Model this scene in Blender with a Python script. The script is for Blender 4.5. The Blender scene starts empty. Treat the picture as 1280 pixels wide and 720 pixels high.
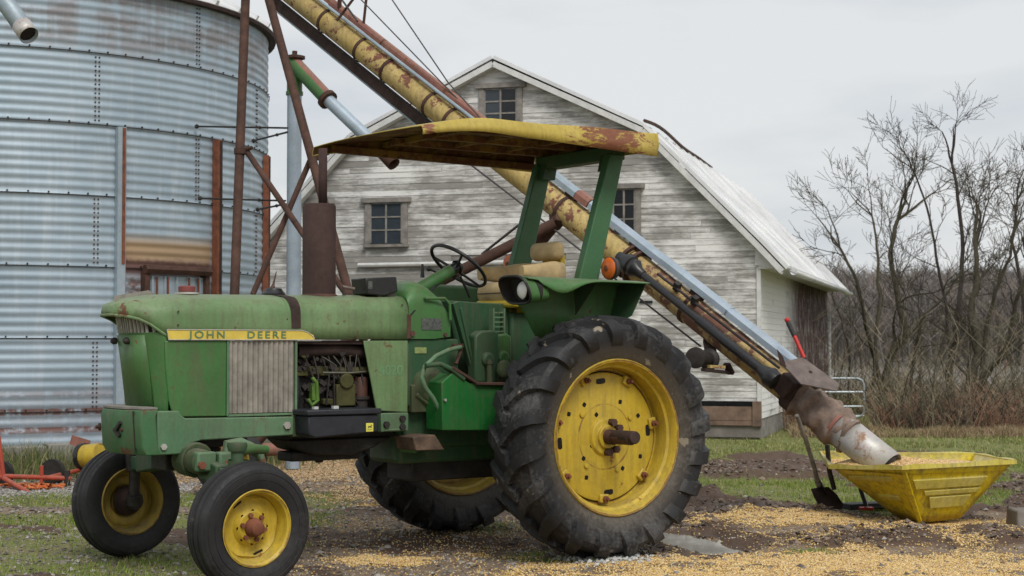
import bpy, bmesh, math, random
import numpy as np
from math import sin, cos, pi, radians, sqrt, atan2
from mathutils import Vector, Matrix
random.seed(7); RS = np.random.RandomState(11)
SC = bpy.context.scene
COL = SC.collection
# ------------------------------------------------------------------ camera
F_PX, HOR, CAMH = 2050.0, 430.0, 1.4065
PITCH = math.atan((HOR - 360) / F_PX)
cd = bpy.data.cameras.new('camera'); cam = bpy.data.objects.new('camera', cd); COL.objects.link(cam)
cam.location = (0, 0, CAMH); cam.rotation_euler = (pi / 2 + PITCH, 0, 0)
cd.sensor_width = 36; cd.lens = F_PX / 1280 * 36; cd.clip_end = 2000; cd.clip_start = .1
cd.dof.use_dof = True; cd.dof.focus_distance = 10.4; cd.dof.aperture_fstop = 6.3
SC.camera = cam
def ray(px, py):
    a = (px - 640) / F_PX; b = (360 - py) / F_PX
    return Vector((a, cos(PITCH) - b * sin(PITCH), sin(PITCH) + b * cos(PITCH)))
def W(px, py, d):            # a measured direction at a real depth -> world point
    r = ray(px, py); return Vector((0, 0, CAMH)) + r * (d / r.y)
# tractor frame: x forward, y to its left (camera side), z up, origin under the rear axle
TX, TY, TTH = .0689, 11.5487, .6034
TF = Vector((-cos(TTH), -sin(TTH), 0)); TL = Vector((sin(TTH), -cos(TTH), 0)); TO = Vector((TX, TY, 0))
def U(px, py, y):            # point of the tractor's lengthwise plane y = const
    r = ray(px, py); t = (y + TO.dot(TL)) / r.dot(TL); w = Vector((0, 0, CAMH)) + r * t - TO
    return Vector((w.dot(TF), y, w.z))
# ------------------------------------------------------------------ materials
MATS = {}
class NT:
    def __init__(s, name):
        s.m = bpy.data.materials.new(name); s.m.use_nodes = True; s.t = s.m.node_tree; s.n = s.t.nodes; s.l = s.t.links
        s.b = s.n['Principled BSDF']; MATS[name] = s.m
        s.tc = s.n.new('ShaderNodeTexCoord'); s.co = s.tc.outputs['Object']
    def link(s, a, b): s.l.new(a, b)
    def map(s, scale=(1, 1, 1), src=None, loc=(0, 0, 0)):
        m = s.n.new('ShaderNodeMapping'); m.inputs['Scale'].default_value = scale; m.inputs['Location'].default_value = loc
        s.link(src or s.co, m.inputs[0]); return m.outputs[0]
    def noise(s, scale, detail=6, rough=.6, vec=None, dist=0):
        n = s.n.new('ShaderNodeTexNoise'); n.inputs['Scale'].default_value = scale; n.inputs['Detail'].default_value = detail
        n.inputs['Roughness'].default_value = rough; n.inputs['Distortion'].default_value = dist
        s.link(vec or s.co, n.inputs['Vector']); return n.outputs['Fac']
    def vor(s, scale, vec=None, out='Distance', feat='F1'):
        n = s.n.new('ShaderNodeTexVoronoi'); n.inputs['Scale'].default_value = scale; n.feature = feat
        s.link(vec or s.co, n.inputs['Vector']); return n.outputs[out]
    def ramp(s, fac, stops, interp='LINEAR'):
        r = s.n.new('ShaderNodeValToRGB'); r.color_ramp.interpolation = interp; e = r.color_ramp.elements
        while len(e) < len(stops): e.new(.5)
        for i, (p, c) in enumerate(stops):
            e[i].position = p
            if not hasattr(c, '__len__'): c = (c, c, c)
            e[i].color = (*c, 1)
        s.link(fac, r.inputs[0]); return r.outputs[0]
    def mix(s, fac, a, b, typ='MIX'):
        m = s.n.new('ShaderNodeMix'); m.data_type = 'RGBA'; m.blend_type = typ
        for i, v in ((0, fac), (6, a), (7, b)):
            if hasattr(v, 'is_linked'): s.link(v, m.inputs[i])
            elif i == 0: m.inputs[0].default_value = v
            else: m.inputs[i].default_value = (*v, 1)
        return m.outputs[2]
    def math(s, op, a, b=0, clamp=False):
        m = s.n.new('ShaderNodeMath'); m.operation = op; m.use_clamp = clamp
        for i, v in ((0, a), (1, b)):
            if hasattr(v, 'is_linked'): s.link(v, m.inputs[i])
            else: m.inputs[i].default_value = v
        return m.outputs[0]
    def sep(s, vec=None):
        n = s.n.new('ShaderNodeSeparateXYZ'); s.link(vec or s.co, n.inputs[0]); return n.outputs
    def attr(s, name, typ='GEOMETRY'):
        n = s.n.new('ShaderNodeAttribute'); n.attribute_name = name; n.attribute_type = typ; return n.outputs
    def bump(s, h, strength=.3, dist=.01):
        b = s.n.new('ShaderNodeBump'); b.inputs['Strength'].default_value = strength; b.inputs['Distance'].default_value = dist
        s.link(h, b.inputs['Height']); s.link(b.outputs[0], s.b.inputs['Normal'])
    def set(s, k, v):
        if hasattr(v, 'is_linked'): s.link(v, s.b.inputs[k])
        elif hasattr(v, '__len__'): s.b.inputs[k].default_value = (*v, 1)
        else: s.b.inputs[k].default_value = v
def mul(c, k): return tuple(min(1, x * k) for x in c)
RUST = (.085, .038, .022); RUST2 = (.17, .07, .03); DIRT = (.10, .075, .05)
def paint(name, base, rust=.3, dirt=.4, rough=.5, scale=1., fade=None, metal=0, rustcol=RUST, seed=0., spec=.4):
    """old enamel: faded blotches, grime, chips down to rust"""
    k = NT(name); off = k.map((1, 1, 1), loc=(seed, seed * 1.7, seed * .6))
    n1 = k.noise(2.2 * scale, 5, .6, off); n2 = k.noise(11 * scale, 7, .7, off); n3 = k.noise(45 * scale, 4, .6, off)
    streak = k.noise(3 * scale, 6, .65, k.map((9, 9, .9), src=off))
    fade = fade or mul(base, 1.55)
    c = k.mix(k.ramp(n1, [(.35, 0), (.68, 1)]), base, fade)
    c = k.mix(k.ramp(n3, [(.3, .25), (.7, 0)]), c, mul(base, .5))
    d = k.math('MULTIPLY', k.ramp(streak, [(.45, 0), (.75, 1)]), dirt)
    c = k.mix(d, c, DIRT)
    sk = k.math('MULTIPLY', k.ramp(k.noise(70 * scale, 3, .6, off), [(.63, 0), (.68, 1)]), k.ramp(n1, [(.35, .15), (.65, .75)]))
    c = k.mix(k.math('MULTIPLY', sk, min(1, .35 + rust)), c, mul(rustcol, 1.2))
    st2 = k.ramp(k.noise(1.1 * scale, 6, .75, k.map((1.2, 1.2, .8), src=off), 1.5), [(.50, 0), (.72, 1)])
    c = k.mix(k.math('MULTIPLY', st2, dirt * .8), c, k.mix(n2, mul(DIRT, .6), mul(DIRT, 1.5)))
    geo = k.n.new('ShaderNodeNewGeometry'); nz = k.sep(geo.outputs['Normal'])[2]
    c = k.mix(k.math('MULTIPLY', k.ramp(k.math('MULTIPLY', nz, n2), [(.25, 0), (.55, 1)]), dirt * .55), c, (.26, .23, .18))
    rr = k.math('ADD', k.math('MULTIPLY', n2, .6), k.math('MULTIPLY', n1, .4))
    th = .70 - .22 * rust
    rm = k.ramp(rr, [(th, 0), (th + .035, 1)])
    rc = k.mix(n3, rustcol, mul(rustcol, 2.1))
    c = k.mix(rm, c, rc)
    if name.startswith('yellow_wheel') or name == 'yellow_dim':
        s3 = k.sep(); r2 = k.math('SQRT', k.math('ADD', k.math('MULTIPLY', s3[0], s3[0]), k.math('MULTIPLY', s3[2], s3[2])))
        e1 = k.math('SUBTRACT', 1, k.math('MULTIPLY', k.math('ABSOLUTE', k.math('SUBTRACT', r2, .50)), 55), True)
        e2 = k.math('SUBTRACT', 1, k.math('MULTIPLY', k.math('ABSOLUTE', k.math('SUBTRACT', r2, .432)), 45), True)
        e3 = k.math('MULTIPLY', k.math('SUBTRACT', .15, r2), 9, True)
        e4 = k.math('SUBTRACT', 1, k.math('MULTIPLY', k.math('ABSOLUTE', k.math('SUBTRACT', r2, .213)), 60), True)
        em = k.math('MAXIMUM', k.math('MAXIMUM', e1, k.math('MULTIPLY', e4, .8)), k.math('MAXIMUM', e2, k.math('MULTIPLY', e3, .7)))
        em = k.ramp(k.math('ADD', k.math('MULTIPLY', em, .34), k.math('MULTIPLY', n2, .62)), [(.50, 0), (.60, 1)])
        c = k.mix(k.math('MULTIPLY', em, .85), c, k.mix(n3, (.12, .05, .02), (.26, .12, .04)))
    k.set('Base Color', c); k.set('Metallic', metal)
    k.set('Roughness', k.mix(rm, k.ramp(n2, [(.3, rough * .8), (.75, min(1, rough * 1.35))]), (.9, .9, .9)))
    k.b.inputs['Specular IOR Level'].default_value = spec
    k.bump(k.math('ADD', k.math('MULTIPLY', n3, .35), k.math('MULTIPLY', rm, -.5)), .25, .004)
    return k
def simple(name, base, rough=.6, var=.35, scale=8, metal=0, bump=.2, spec=.4):
    k = NT(name); n = k.noise(scale, 7, .65); n2 = k.noise(scale * 6, 4, .6)
    k.set('Base Color', k.mix(k.ramp(n, [(.3, 0), (.7, 1)]), mul(base, 1 - var), mul(base, 1 + var)))
    k.set('Roughness', k.ramp(n2, [(.3, rough * .85), (.7, min(1, rough * 1.2))])); k.set('Metallic', metal)
    k.b.inputs['Specular IOR Level'].default_value = spec
    if bump: k.bump(n2, bump, .004)
    return k
# ------------------------------------------------------------------ mesh builder
def frame(d, up=None):
    d = Vector(d).normalized(); up = Vector(up or (0, 0, 1))
    if abs(d.dot(up)) > .98: up = Vector((1, 0, 0))
    a = up.cross(d).normalized(); return a, d.cross(a).normalized(), d
class MB:
    def __init__(s): s.v = []; s.f = []; s.mi = []; s.cur = 0
    def m(s, i): s.cur = i; return s
    def add(s, vs, fs):
        o = len(s.v); s.v += [tuple(v) for v in vs]; s.f += [tuple(i + o for i in f) for f in fs]; s.mi += [s.cur] * len(fs); return s
    def box(s, c, size, rot=None, taper=None):
        hx, hy, hz = (t / 2 for t in size); vs = []
        for z in (-hz, hz):
            k = taper if (taper and z > 0) else 1
            for x, y in ((-hx, -hy), (hx, -hy), (hx, hy), (-hx, hy)): vs.append(Vector((x * k, y * k, z)))
        if rot is not None: vs = [rot @ v for v in vs]
        return s.add([v + Vector(c) for v in vs], [(0, 3, 2, 1), (4, 5, 6, 7), (0, 1, 5, 4), (1, 2, 6, 5), (2, 3, 7, 6), (3, 0, 4, 7)])
    def bb(s, x0, x1, y0, y1, z0, z1): return s.box(((x0 + x1) / 2, (y0 + y1) / 2, (z0 + z1) / 2), (abs(x1 - x0), abs(y1 - y0), abs(z1 - z0)))
    def beam(s, a, b, w, h, up=None):
        a = Vector(a); b = Vector(b); p, q, d = frame(b - a, up); vs = []
        for e in (a, b):
            for i, j in ((-1, -1), (1, -1), (1, 1), (-1, 1)): vs.append(e + p * i * w / 2 + q * j * h / 2)
        return s.add(vs, [(0, 3, 2, 1), (4, 5, 6, 7), (0, 1, 5, 4), (1, 2, 6, 5), (2, 3, 7, 6), (3, 0, 4, 7)])
    def tube(s, pts, r, n=12, cap=True):
        pts = [Vector(p) for p in pts]; rs = r if hasattr(r, '__len__') else [r] * len(pts); vs = []; fs = []
        a = None
        for i, p in enumerate(pts):
            d = (pts[min(i + 1, len(pts) - 1)] - pts[max(i - 1, 0)]).normalized()
            if a is None: a, b, _ = frame(d)
            else:
                a = (a - d * a.dot(d))
                a = a.normalized() if a.length > 1e-6 else frame(d)[0]
                b = d.cross(a)
            for k in range(n):
                t = 2 * pi * k / n; vs.append(p + (a * cos(t) + b * sin(t)) * rs[i])
        for i in range(len(pts) - 1):
            for k in range(n):
                k2 = (k + 1) % n; fs.append((i * n + k, i * n + k2, (i + 1) * n + k2, (i + 1) * n + k))
        if cap: fs.append(tuple(range(n))[::-1]); fs.append(tuple((len(pts) - 1) * n + k for k in range(n)))
        return s.add(vs, fs)
    def lathe(s, prof, c=(0, 0, 0), ax=(0, 0, 1), n=32, cap=False, a0=0, a1=2 * pi):
        """prof: (distance along axis, radius)"""
        p, q, d = frame(ax); c = Vector(c); vs = []; fs = []; m = len(prof); full = abs(a1 - a0 - 2 * pi) < 1e-6
        N = n if full else n + 1
        for k in range(N):
            t = a0 + (a1 - a0) * k / n; u = p * cos(t) + q * sin(t)
            for (l, r) in prof: vs.append(c + d * l + u * r)
        for k in range(n):
            k2 = (k + 1) % N
            for i in range(m - 1): fs.append((k * m + i, k2 * m + i, k2 * m + i + 1, k * m + i + 1))
        if cap: fs.append(tuple(k * m for k in range(N))[::-1]); fs.append(tuple(k * m + m - 1 for k in range(N)))
        return s.add(vs, fs)
    def prism(s, poly, e0, e1, plane='xz'):
        """polygon in a plane extruded along the third axis between e0 and e1"""
        vs = []; n = len(poly)
        for e in (e0, e1):
            for a, b in poly:
                vs.append({'xz': (a, e, b), 'xy': (a, b, e), 'yz': (e, a, b)}[plane])
        fs = [tuple(range(n)), tuple(range(2 * n - 1, n - 1, -1))] + [(i, n + i, n + (i + 1) % n, (i + 1) % n) for i in range(n)]
        return s.add(vs, fs)
    def loft(s, secs, close=False, capends=False):
        m = len(secs[0]); vs = [v for sec in secs for v in sec]; fs = []
        for i in range(len(secs) - 1):
            for k in range(m if close else m - 1):
                k2 = (k + 1) % m; fs.append((i * m + k, i * m + k2, (i + 1) * m + k2, (i + 1) * m + k))
        if capends: fs.append(tuple(range(m))[::-1]); fs.append(tuple((len(secs) - 1) * m + k for k in range(m)))
        return s.add(vs, fs)
    def ball(s, c, r, n=8, sq=(1, 1, 1)):
        vs = []; fs = []; m = n // 2 + 1
        for i in range(m):
            ph = pi * i / (m - 1)
            for k in range(n):
                t = 2 * pi * k / n; vs.append((c[0] + r * sq[0] * sin(ph) * cos(t), c[1] + r * sq[1] * sin(ph) * sin(t), c[2] + r * sq[2] * cos(ph)))
        for i in range(m - 1):
            for k in range(n):
                k2 = (k + 1) % n; fs.append((i * n + k, (i + 1) * n + k, (i + 1) * n + k2, i * n + k2))
        return s.add(vs, fs)
    def hexbolt(s, c, ax, r=.012, h=.01):
        return s.lathe([(0, r), (h, r), (h, 0.0001)], c, ax, 6)
    def build(s, name, mats, parent=None, smooth=40, bevel=0, loc=None, solid=0, seg=2):
        me = bpy.data.meshes.new(name); me.from_pydata(s.v, [], s.f)
        if not isinstance(mats, (list, tuple)): mats = [mats]
        for mt in mats: me.materials.append(MATS[mt])
        if len(mats) > 1: me.polygons.foreach_set('material_index', s.mi)
        bm = bmesh.new(); bm.from_mesh(me); bmesh.ops.recalc_face_normals(bm, faces=bm.faces); bm.to_mesh(me); bm.free()
        if smooth:
            me.polygons.foreach_set('use_smooth', [True] * len(me.polygons)); me.set_sharp_from_angle(angle=radians(smooth))
        me.update()
        o = bpy.data.objects.new(name, me); COL.objects.link(o)
        if parent: o.parent = parent
        if loc is not None: o.location = loc
        if solid:
            md = o.modifiers.new('thickness', 'SOLIDIFY'); md.thickness = solid; md.offset = 0
        if bevel:
            md = o.modifiers.new('bevel', 'BEVEL'); md.width = bevel; md.segments = seg; md.limit_method = 'ANGLE'; md.angle_limit = radians(35)
            md.harden_normals = False
        return o
def tag(o, label=None, cat=None, group=None, kind=None):
    if label: o['label'] = label
    if cat: o['category'] = cat
    if group: o['group'] = group
    if kind: o['kind'] = kind
    return o
def thing(name, label, cat, loc=(0, 0, 0), rz=0, group=None):
    o = bpy.data.objects.new(name, None); COL.objects.link(o); o.empty_display_size = .1
    o.location = loc; o.rotation_euler = (0, 0, rz); return tag(o, label, cat, group)
def npmesh(name, V, F, mat, attrs=None, smooth=False, parent=None):
    """fast mesh from numpy arrays: V (n,3), F (m,k)"""
    me = bpy.data.meshes.new(name); k = F.shape[1]
    me.vertices.add(len(V)); me.vertices.foreach_set('co', V.astype(np.float32).ravel())
    me.loops.add(F.size); me.loops.foreach_set('vertex_index', F.astype(np.int32).ravel())
    me.polygons.add(len(F)); me.polygons.foreach_set('loop_start', np.arange(0, F.size, k, dtype=np.int32))
    me.polygons.foreach_set('use_smooth', np.full(len(F), bool(smooth)))
    me.update(calc_edges=True)
    for nm, arr in (attrs or {}).items():
        if arr.ndim == 1: a = me.attributes.new(nm, 'FLOAT', 'POINT'); a.data.foreach_set('value', arr.astype(np.float32))
        else: a = me.attributes.new(nm, 'FLOAT_COLOR', 'POINT'); a.data.foreach_set('color', np.concatenate([arr, np.ones((len(arr), 1))], 1).astype(np.float32).ravel())
    me.materials.append(MATS[mat]); me.validate()
    o = bpy.data.objects.new(name, me); COL.objects.link(o)
    if parent: o.parent = parent
    return o
# lattice value noise, numpy
_P = RS.rand(512, 512)
def vnoise(x, y):
    xi = np.floor(x).astype(int); yi = np.floor(y).astype(int); fx = x - xi; fy = y - yi
    fx = fx * fx * (3 - 2 * fx); fy = fy * fy * (3 - 2 * fy)
    g = lambda a, b: _P[a % 512, b % 512]
    return (g(xi, yi) * (1 - fx) + g(xi + 1, yi) * fx) * (1 - fy) + (g(xi, yi + 1) * (1 - fx) + g(xi + 1, yi + 1) * fx) * fy
def fbm(x, y, s=1., o=4, off=0.):
    r = 0; a = 1; t = 0
    for i in range(o):
        r = r + a * vnoise(x * s + off + 17.3 * i, y * s + off * 1.3 + 9.1 * i); t += a; a *= .55; s *= 2.03
    return r / t
def sstep(a, b, x):
    t = np.clip((x - a) / (b - a), 0, 1); return t * t * (3 - 2 * t)
# ------------------------------------------------------------------ material list
paint('green_faded', (.105, .205, .078), rust=.45, dirt=.5, rough=.5, fade=(.175, .27, .125))
paint('green', (.036, .140, .034), rust=.5, dirt=.5, rough=.45, fade=(.075, .195, .06))
paint('green_weight', (.035, .13, .045), rust=.75, dirt=.5, rough=.55, fade=(.07, .17, .08))
simple('trim_white', (.60, .60, .585), .7, .15, 8)
paint('green_dark', (.02, .075, .03), rust=.35, dirt=.55, rough=.55, fade=(.035, .10, .045))
paint('green_bracket', (.075, .17, .085), rust=.5, dirt=.5, rough=.6, fade=(.13, .23, .13))
paint('green_post', (.035, .125, .05), rust=.3, dirt=.2, rough=.5, fade=(.055, .15, .065))
paint('green_new', (.004, .105, .018), rust=.1, dirt=.4, rough=.5, fade=(.006, .14, .022))
paint('green_grimy', (.035, .065, .025), rust=.25, dirt=.8, rough=.75, fade=(.06, .09, .035))
paint('yellow_wheel', (.50, .345, .022), rust=.3, dirt=.42, rough=.45, fade=(.58, .42, .045), rustcol=(.14, .06, .02))
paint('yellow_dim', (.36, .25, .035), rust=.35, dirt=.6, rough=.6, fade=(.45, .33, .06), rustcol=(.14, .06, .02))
k = paint('yellow_canopy', (.46, .35, .06), rust=.45, dirt=.3, rough=.55, fade=(.60, .47, .12), rustcol=(.14, .045, .025), scale=1.3)
# a big torn rust bloom on the rear of the near side, another on the front corner
s3 = k.sep(); old = k.b.inputs['Base Color'].links[0].from_socket
gx = k.math('SUBTRACT', 1, k.math('ABSOLUTE', k.math('MULTIPLY', k.math('ADD', s3[0], .25), 1.5)), True)
gx = k.math('MAXIMUM', gx, k.math('MULTIPLY', k.math('SUBTRACT', 1, k.math('ABSOLUTE', k.math('MULTIPLY', k.math('SUBTRACT', s3[0], 1.22), 7)), True), .8))
gx = k.math('MULTIPLY', gx, k.math('MULTIPLY', k.math('SUBTRACT', s3[1], .60), 9, True))
nn = k.noise(5, 8, .8, k.map((1, 1, 3), loc=(3, 1, 2)), 1.2)
bm_ = k.ramp(k.math('ADD', k.math('MULTIPLY', gx, .30), k.math('ADD', k.math('MULTIPLY', nn, .75), k.math('MULTIPLY', k.noise(26, 6, .8, k.map((1, 1, 2.5))), .25))), [(.675, 0), (.725, 1)])
k.set('Base Color', k.mix(bm_, old, k.mix(k.noise(30, 5, .7), (.12, .04, .025), (.30, .12, .06))))
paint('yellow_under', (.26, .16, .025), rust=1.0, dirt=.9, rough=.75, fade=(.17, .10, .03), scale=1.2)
paint('yellow_tube', (.48, .34, .10), rust=.74, dirt=.6, rough=.55, fade=(.55, .42, .17), rustcol=(.11, .045, .03), scale=1.0)
paint('yellow_hopper', (.74, .55, .008), rust=.02, dirt=.85, rough=.32, fade=(.74, .60, .02), spec=.5)
paint('hopper_rib', (.62, .52, .07), rust=.02, dirt=.5, rough=.45, fade=(.62, .54, .2))
paint('red_frame', (.36, .045, .025), rust=.4, dirt=.5, rough=.55, fade=(.45, .09, .045))
paint('red_faded', (.25, .10, .08), rust=.55, dirt=.6, rough=.7, fade=(.34, .15, .11), rustcol=(.13, .055, .03))
paint('orange_hose', (.55, .15, .04), rust=.1, dirt=.5, rough=.6)
simple('rust', (.068, .034, .024), .85, .5, 6)
simple('rust_dark', (.04, .024, .02), .85, .5, 9)
simple('rust_bright', (.17, .06, .032), .85, .45, 9)
simple('exhaust', (.05, .028, .024), .9, .25, 5)
simple('iron', (.035, .03, .028), .6, .5, 12, metal=.3)
simple('engine_black', (.02, .018, .016), .65, .6, 14)
simple('black_plastic', (.014, .014, .015), .35, .3, 20, bump=.05, spec=.5)
simple('black_shaft', (.016, .016, .018), .3, .3, 10, bump=.05, spec=.5)
simple('battery_black', (.018, .02, .026), .45, .5, 7)
simple('chrome_bar', (.42, .40, .36), .45, .3, 12, metal=.4)
simple('screen_metal', (.30, .275, .24), .5, .35, 9, metal=.5)
simple('trim_silver', (.5, .48, .44), .4, .2, 12, metal=.5)
simple('mud_step', (.10, .065, .045), .8, .6, 9)
simple('plate_steel', (.16, .125, .11), .55, .35, 9, metal=.3)
simple('plastic_white', (.5, .5, .48), .5, .2, 9)
k = simple('seat_tan', (.47, .35, .18), .65, .28, 7); o_ = k.b.inputs['Base Color'].links[0].from_socket
k.set('Base Color', k.mix(k.ramp(k.noise(6, 5, .7), [(.62, 0), (.65, 1)]), o_, (.55, .33, .04)))
simple('seat_yellow', (.55, .40, .03), .5, .2, 9)
simple('amber', (.62, .13, .02), .25, .2, 12)
simple('lamp_rubber', (.02, .02, .02), .5, .2, 12)
simple('lens', (.75, .75, .72), .12, .08, 30)
simple('red_cap', (.18, .045, .04), .6, .3, 12)
simple('letter_green', (.10, .19, .10), .5, .1, 12)
simple('strip_yellow', (.62, .47, .08), .4, .2, 5)
simple('digit_pale', (.125, .25, .12), .6, .25, 12)
simple('emblem_yellow', (.65, .62, .10), .45, .08, 12)
simple('label_grey', (.11, .12, .11), .4, .6, 60, metal=.4)
simple('label_gold', (.22, .27, .10), .5, .3, 60)
simple('red_handle', (.5, .03, .025), .4, .2, 12)
simple('black_grip', (.02, .02, .02), .6, .2, 12)
simple('wrap', (.21, .155, .125), .95, .35, 14, bump=.8)
simple('wood_brown', (.17, .115, .085), .9, .45, 5)
simple('wood_grey', (.23, .215, .195), .9, .4, 7)
simple('trim_wood', (.30, .27, .245), .9, .3, 10)
simple('window_dark', (.008, .009, .011), .12, .3, 3, bump=0)
simple('window_pane', (.035, .045, .055), .08, .3, 3, bump=0)
simple('concrete', (.24, .23, .21), .9, .25, 4)
simple('stone', (.20, .18, .16), .95, .5, 2.2)
simple('fan_green', (.075, .15, .022), .5, .3, 12)
simple('olive', (.05, .048, .012), .7, .5, 10)
simple('filter_rust', (.065, .027, .018), .6, .3, 12)
simple('fuel_line', (.16, .155, .12), .4, .2, 12, metal=.6)
simple('hose_black', (.015, .015, .015), .6, .2, 12)
simple('wire', (.05, .045, .045), .6, .2, 12)
simple('gate_steel', (.38, .43, .45), .45, .2, 9, metal=.5)
def galv(name, base, rust=.2, sc=1, axis=(1, 1, 1)):
    k = NT(name); n = k.noise(3 * sc, 7, .65, k.map(axis)); n2 = k.noise(20 * sc, 5, .7); sp = k.vor(60 * sc, out='Color')
    c = k.mix(k.ramp(n, [(.3, 0), (.7, 1)]), mul(base, .78), mul(base, 1.15))
    c = k.mix(.06, c, sp, 'OVERLAY')
    rr = k.math('ADD', k.math('MULTIPLY', n, .6), k.math('MULTIPLY', n2, .4)); th = .72 - .2 * rust
    rm = k.ramp(rr, [(th, 0), (th + .08, 1)])
    c = k.mix(rm, c, k.mix(n2, (.2, .10, .05), (.34, .19, .10)))
    k.set('Base Color', c); k.set('Metallic', .35); k.set('Roughness', k.ramp(n2, [(.2, .42), (.8, .62)])); k.bump(n2, .1, .003); return k
paint('yellow_tube_low', (.46, .32, .11), rust=.95, dirt=.7, rough=.6, fade=(.50, .37, .17), rustcol=(.10, .05, .035), scale=.8)
galv('galvanised', (.34, .41, .46), .15, 1)
galv('galvanised_blue', (.36, .43, .50), .05, 1)
galv('tube_pale', (.50, .48, .46), 1.0, 1)
galv('roof_white', (.74, .745, .75), -.6, .3)
# the shell of the bin: bands where sheets were stained, rust low down and round the door
k = NT('bin_steel'); sx = k.sep()
ang = k.math('ARCTAN2', sx[0], k.math('MULTIPLY', sx[1], -1))
cyl = k.n.new('ShaderNodeCombineXYZ'); k.link(k.math('MULTIPLY', ang, 3.66), cyl.inputs[0]); k.link(sx[2], cyl.inputs[1])
cv = cyl.outputs[0]
n = k.noise(1.2, 7, .65, k.map((1, 3, 1), cv)); n2 = k.noise(9, 7, .7, k.map((1, 1.5, 1), cv)); n3 = k.noise(2.0, 6, .7, k.map((3.5, .25, 1), cv))
c = k.mix(k.ramp(n, [(.3, 0), (.72, 1)]), (.29, .375, .445), (.41, .495, .565))
c = k.mix(k.math('MULTIPLY', k.ramp(n3, [(.5, 0), (.7, 1)]), .35), c, (.60, .64, .67))
# purple-brown stains on the top ring
top = k.ramp(sx[2], [(0, 0), (1, 1)]); tm = k.math('MULTIPLY', k.math('SUBTRACT', sx[2], 4.55), 3, True)
st = k.ramp(k.math('ADD', k.math('MULTIPLY', n3, .35), k.math('MULTIPLY', n, .65)), [(.43, 0), (.56, 1)])
c = k.mix(k.math('MULTIPLY', k.math('MULTIPLY', tm, st), .7), c, (.17, .13, .12))
# darker in each corrugation valley
wv = k.math('SINE', k.math('MULTIPLY', sx[2], 2 * pi / .1016)); vm = k.ramp(wv, [(.0, .5), (.6, 0)])
c = k.mix(k.math('MULTIPLY', k.math('MULTIPLY', vm, n2), .45), c, (.13, .13, .125))
# rust: low ring
lo = k.math('SUBTRACT', 1.6, k.math('MULTIPLY', k.math('ABSOLUTE', k.math('SUBTRACT', sx[2], .60)), 4.5), True)
lo = k.math('MULTIPLY', lo, k.ramp(k.math('SINE', k.math('MULTIPLY', sx[2], 2 * pi / .2032)), [(.2, .25), (.7, 1)]))
rm = k.math('MULTIPLY', k.ramp(k.math('ADD', k.math('MULTIPLY', n2, .5), k.math('MULTIPLY', n3, .5)), [(.38, 0), (.50, 1)]), lo)
dx = k.math('ABSOLUTE', k.math('SUBTRACT', ang, radians(52.5))); dm = k.math("MULTIPLY", k.math("SUBTRACT", radians(11.8), dx), 30, True)
dz = k.math('SUBTRACT', 1, k.math('MULTIPLY', k.math('ABSOLUTE', k.math('SUBTRACT', sx[2], 2.40)), 3.4), True)
dz = k.math('MULTIPLY', dz, 2.0, True)
dn = k.ramp(n2, [(.2, .85), (.45, 1)])
rm2 = k.math('MULTIPLY', k.math('MULTIPLY', dm, dz), dn)
side = k.math('MULTIPLY', dm, k.math('MULTIPLY', k.math('SUBTRACT', 2.3, sx[2]), 5, True))
rm3 = k.math('MULTIPLY', side, k.ramp(n2, [(.38, 0), (.56, .95)]))
rm = k.math('MAXIMUM', k.math('MAXIMUM', rm, rm2), rm3)
zc = k.ramp(k.math('ADD', k.math('MULTIPLY', k.math('SUBTRACT', sx[2], 2.33), 3.2), k.math('MULTIPLY', n2, .6)), [(.30, 0), (.55, 1)])
c = k.mix(k.math('MULTIPLY', rm, .92), c, k.mix(zc, (.13, .045, .026), (.38, .25, .13)))
k.set('Base Color', c); k.set('Metallic', .25); k.set('Roughness', .55); k.bump(n2, .12, .004)
# weathered white clapboard
k = NT('siding'); at = k.attr('rnd'); loc = k.co
cb = k.n.new('ShaderNodeCombineXYZ'); sx = k.sep(); k.link(k.math('ADD', sx[0], k.math('MULTIPLY', at['Fac'], 37)), cb.inputs[0]); k.link(sx[1], cb.inputs[1]); k.link(sx[2], cb.inputs[2]); v = cb.outputs[0]
n1 = k.noise(1.5, 8, .78, k.map((1, 1, 9), v)); n2 = k.noise(6, 6, .7, k.map((.8, .8, 6), v)); n3 = k.noise(.62, 5, .66, k.map((1, 1, 1.6)))
wear = k.math('ADD', k.math('ADD', k.math('MULTIPLY', n1, .55), k.math('MULTIPLY', n2, .22)), k.math('MULTIPLY', n3, .75))
wear = k.math('ADD', wear, k.math('MULTIPLY', at['Fac'], .10))
m = k.ramp(wear, [(.72, 0), (.86, 1)])
c = k.mix(n2, (.66, .655, .63), (.82, .815, .79)); c = k.mix(m, c, k.mix(n2, (.19, .18, .165), (.36, .35, .325)))
m2 = k.ramp(n1, [(.24, 1), (.36, 0)]); c = k.mix(k.math('MULTIPLY', m2, .6), c, (.14, .13, .12))
# red underpaint where the side wall has lost its white
rd = k.attr('red'); rmm = k.math('MULTIPLY', rd['Fac'], k.ramp(k.noise(5, 7, .75, k.map((3, 3, .4))), [(.36, 0), (.46, 1)]))
c = k.mix(k.math('MAXIMUM', rmm, k.math('SUBTRACT', k.math('MULTIPLY', rd['Fac'], 1.25), .95, True)), c, k.mix(n2, (.045, .022, .019), (.10, .048, .040)))
k.set('Base Color', c); k.set('Roughness', .85); k.b.inputs['Specular IOR Level'].default_value = .2; k.bump(n1, .25, .004)
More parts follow.
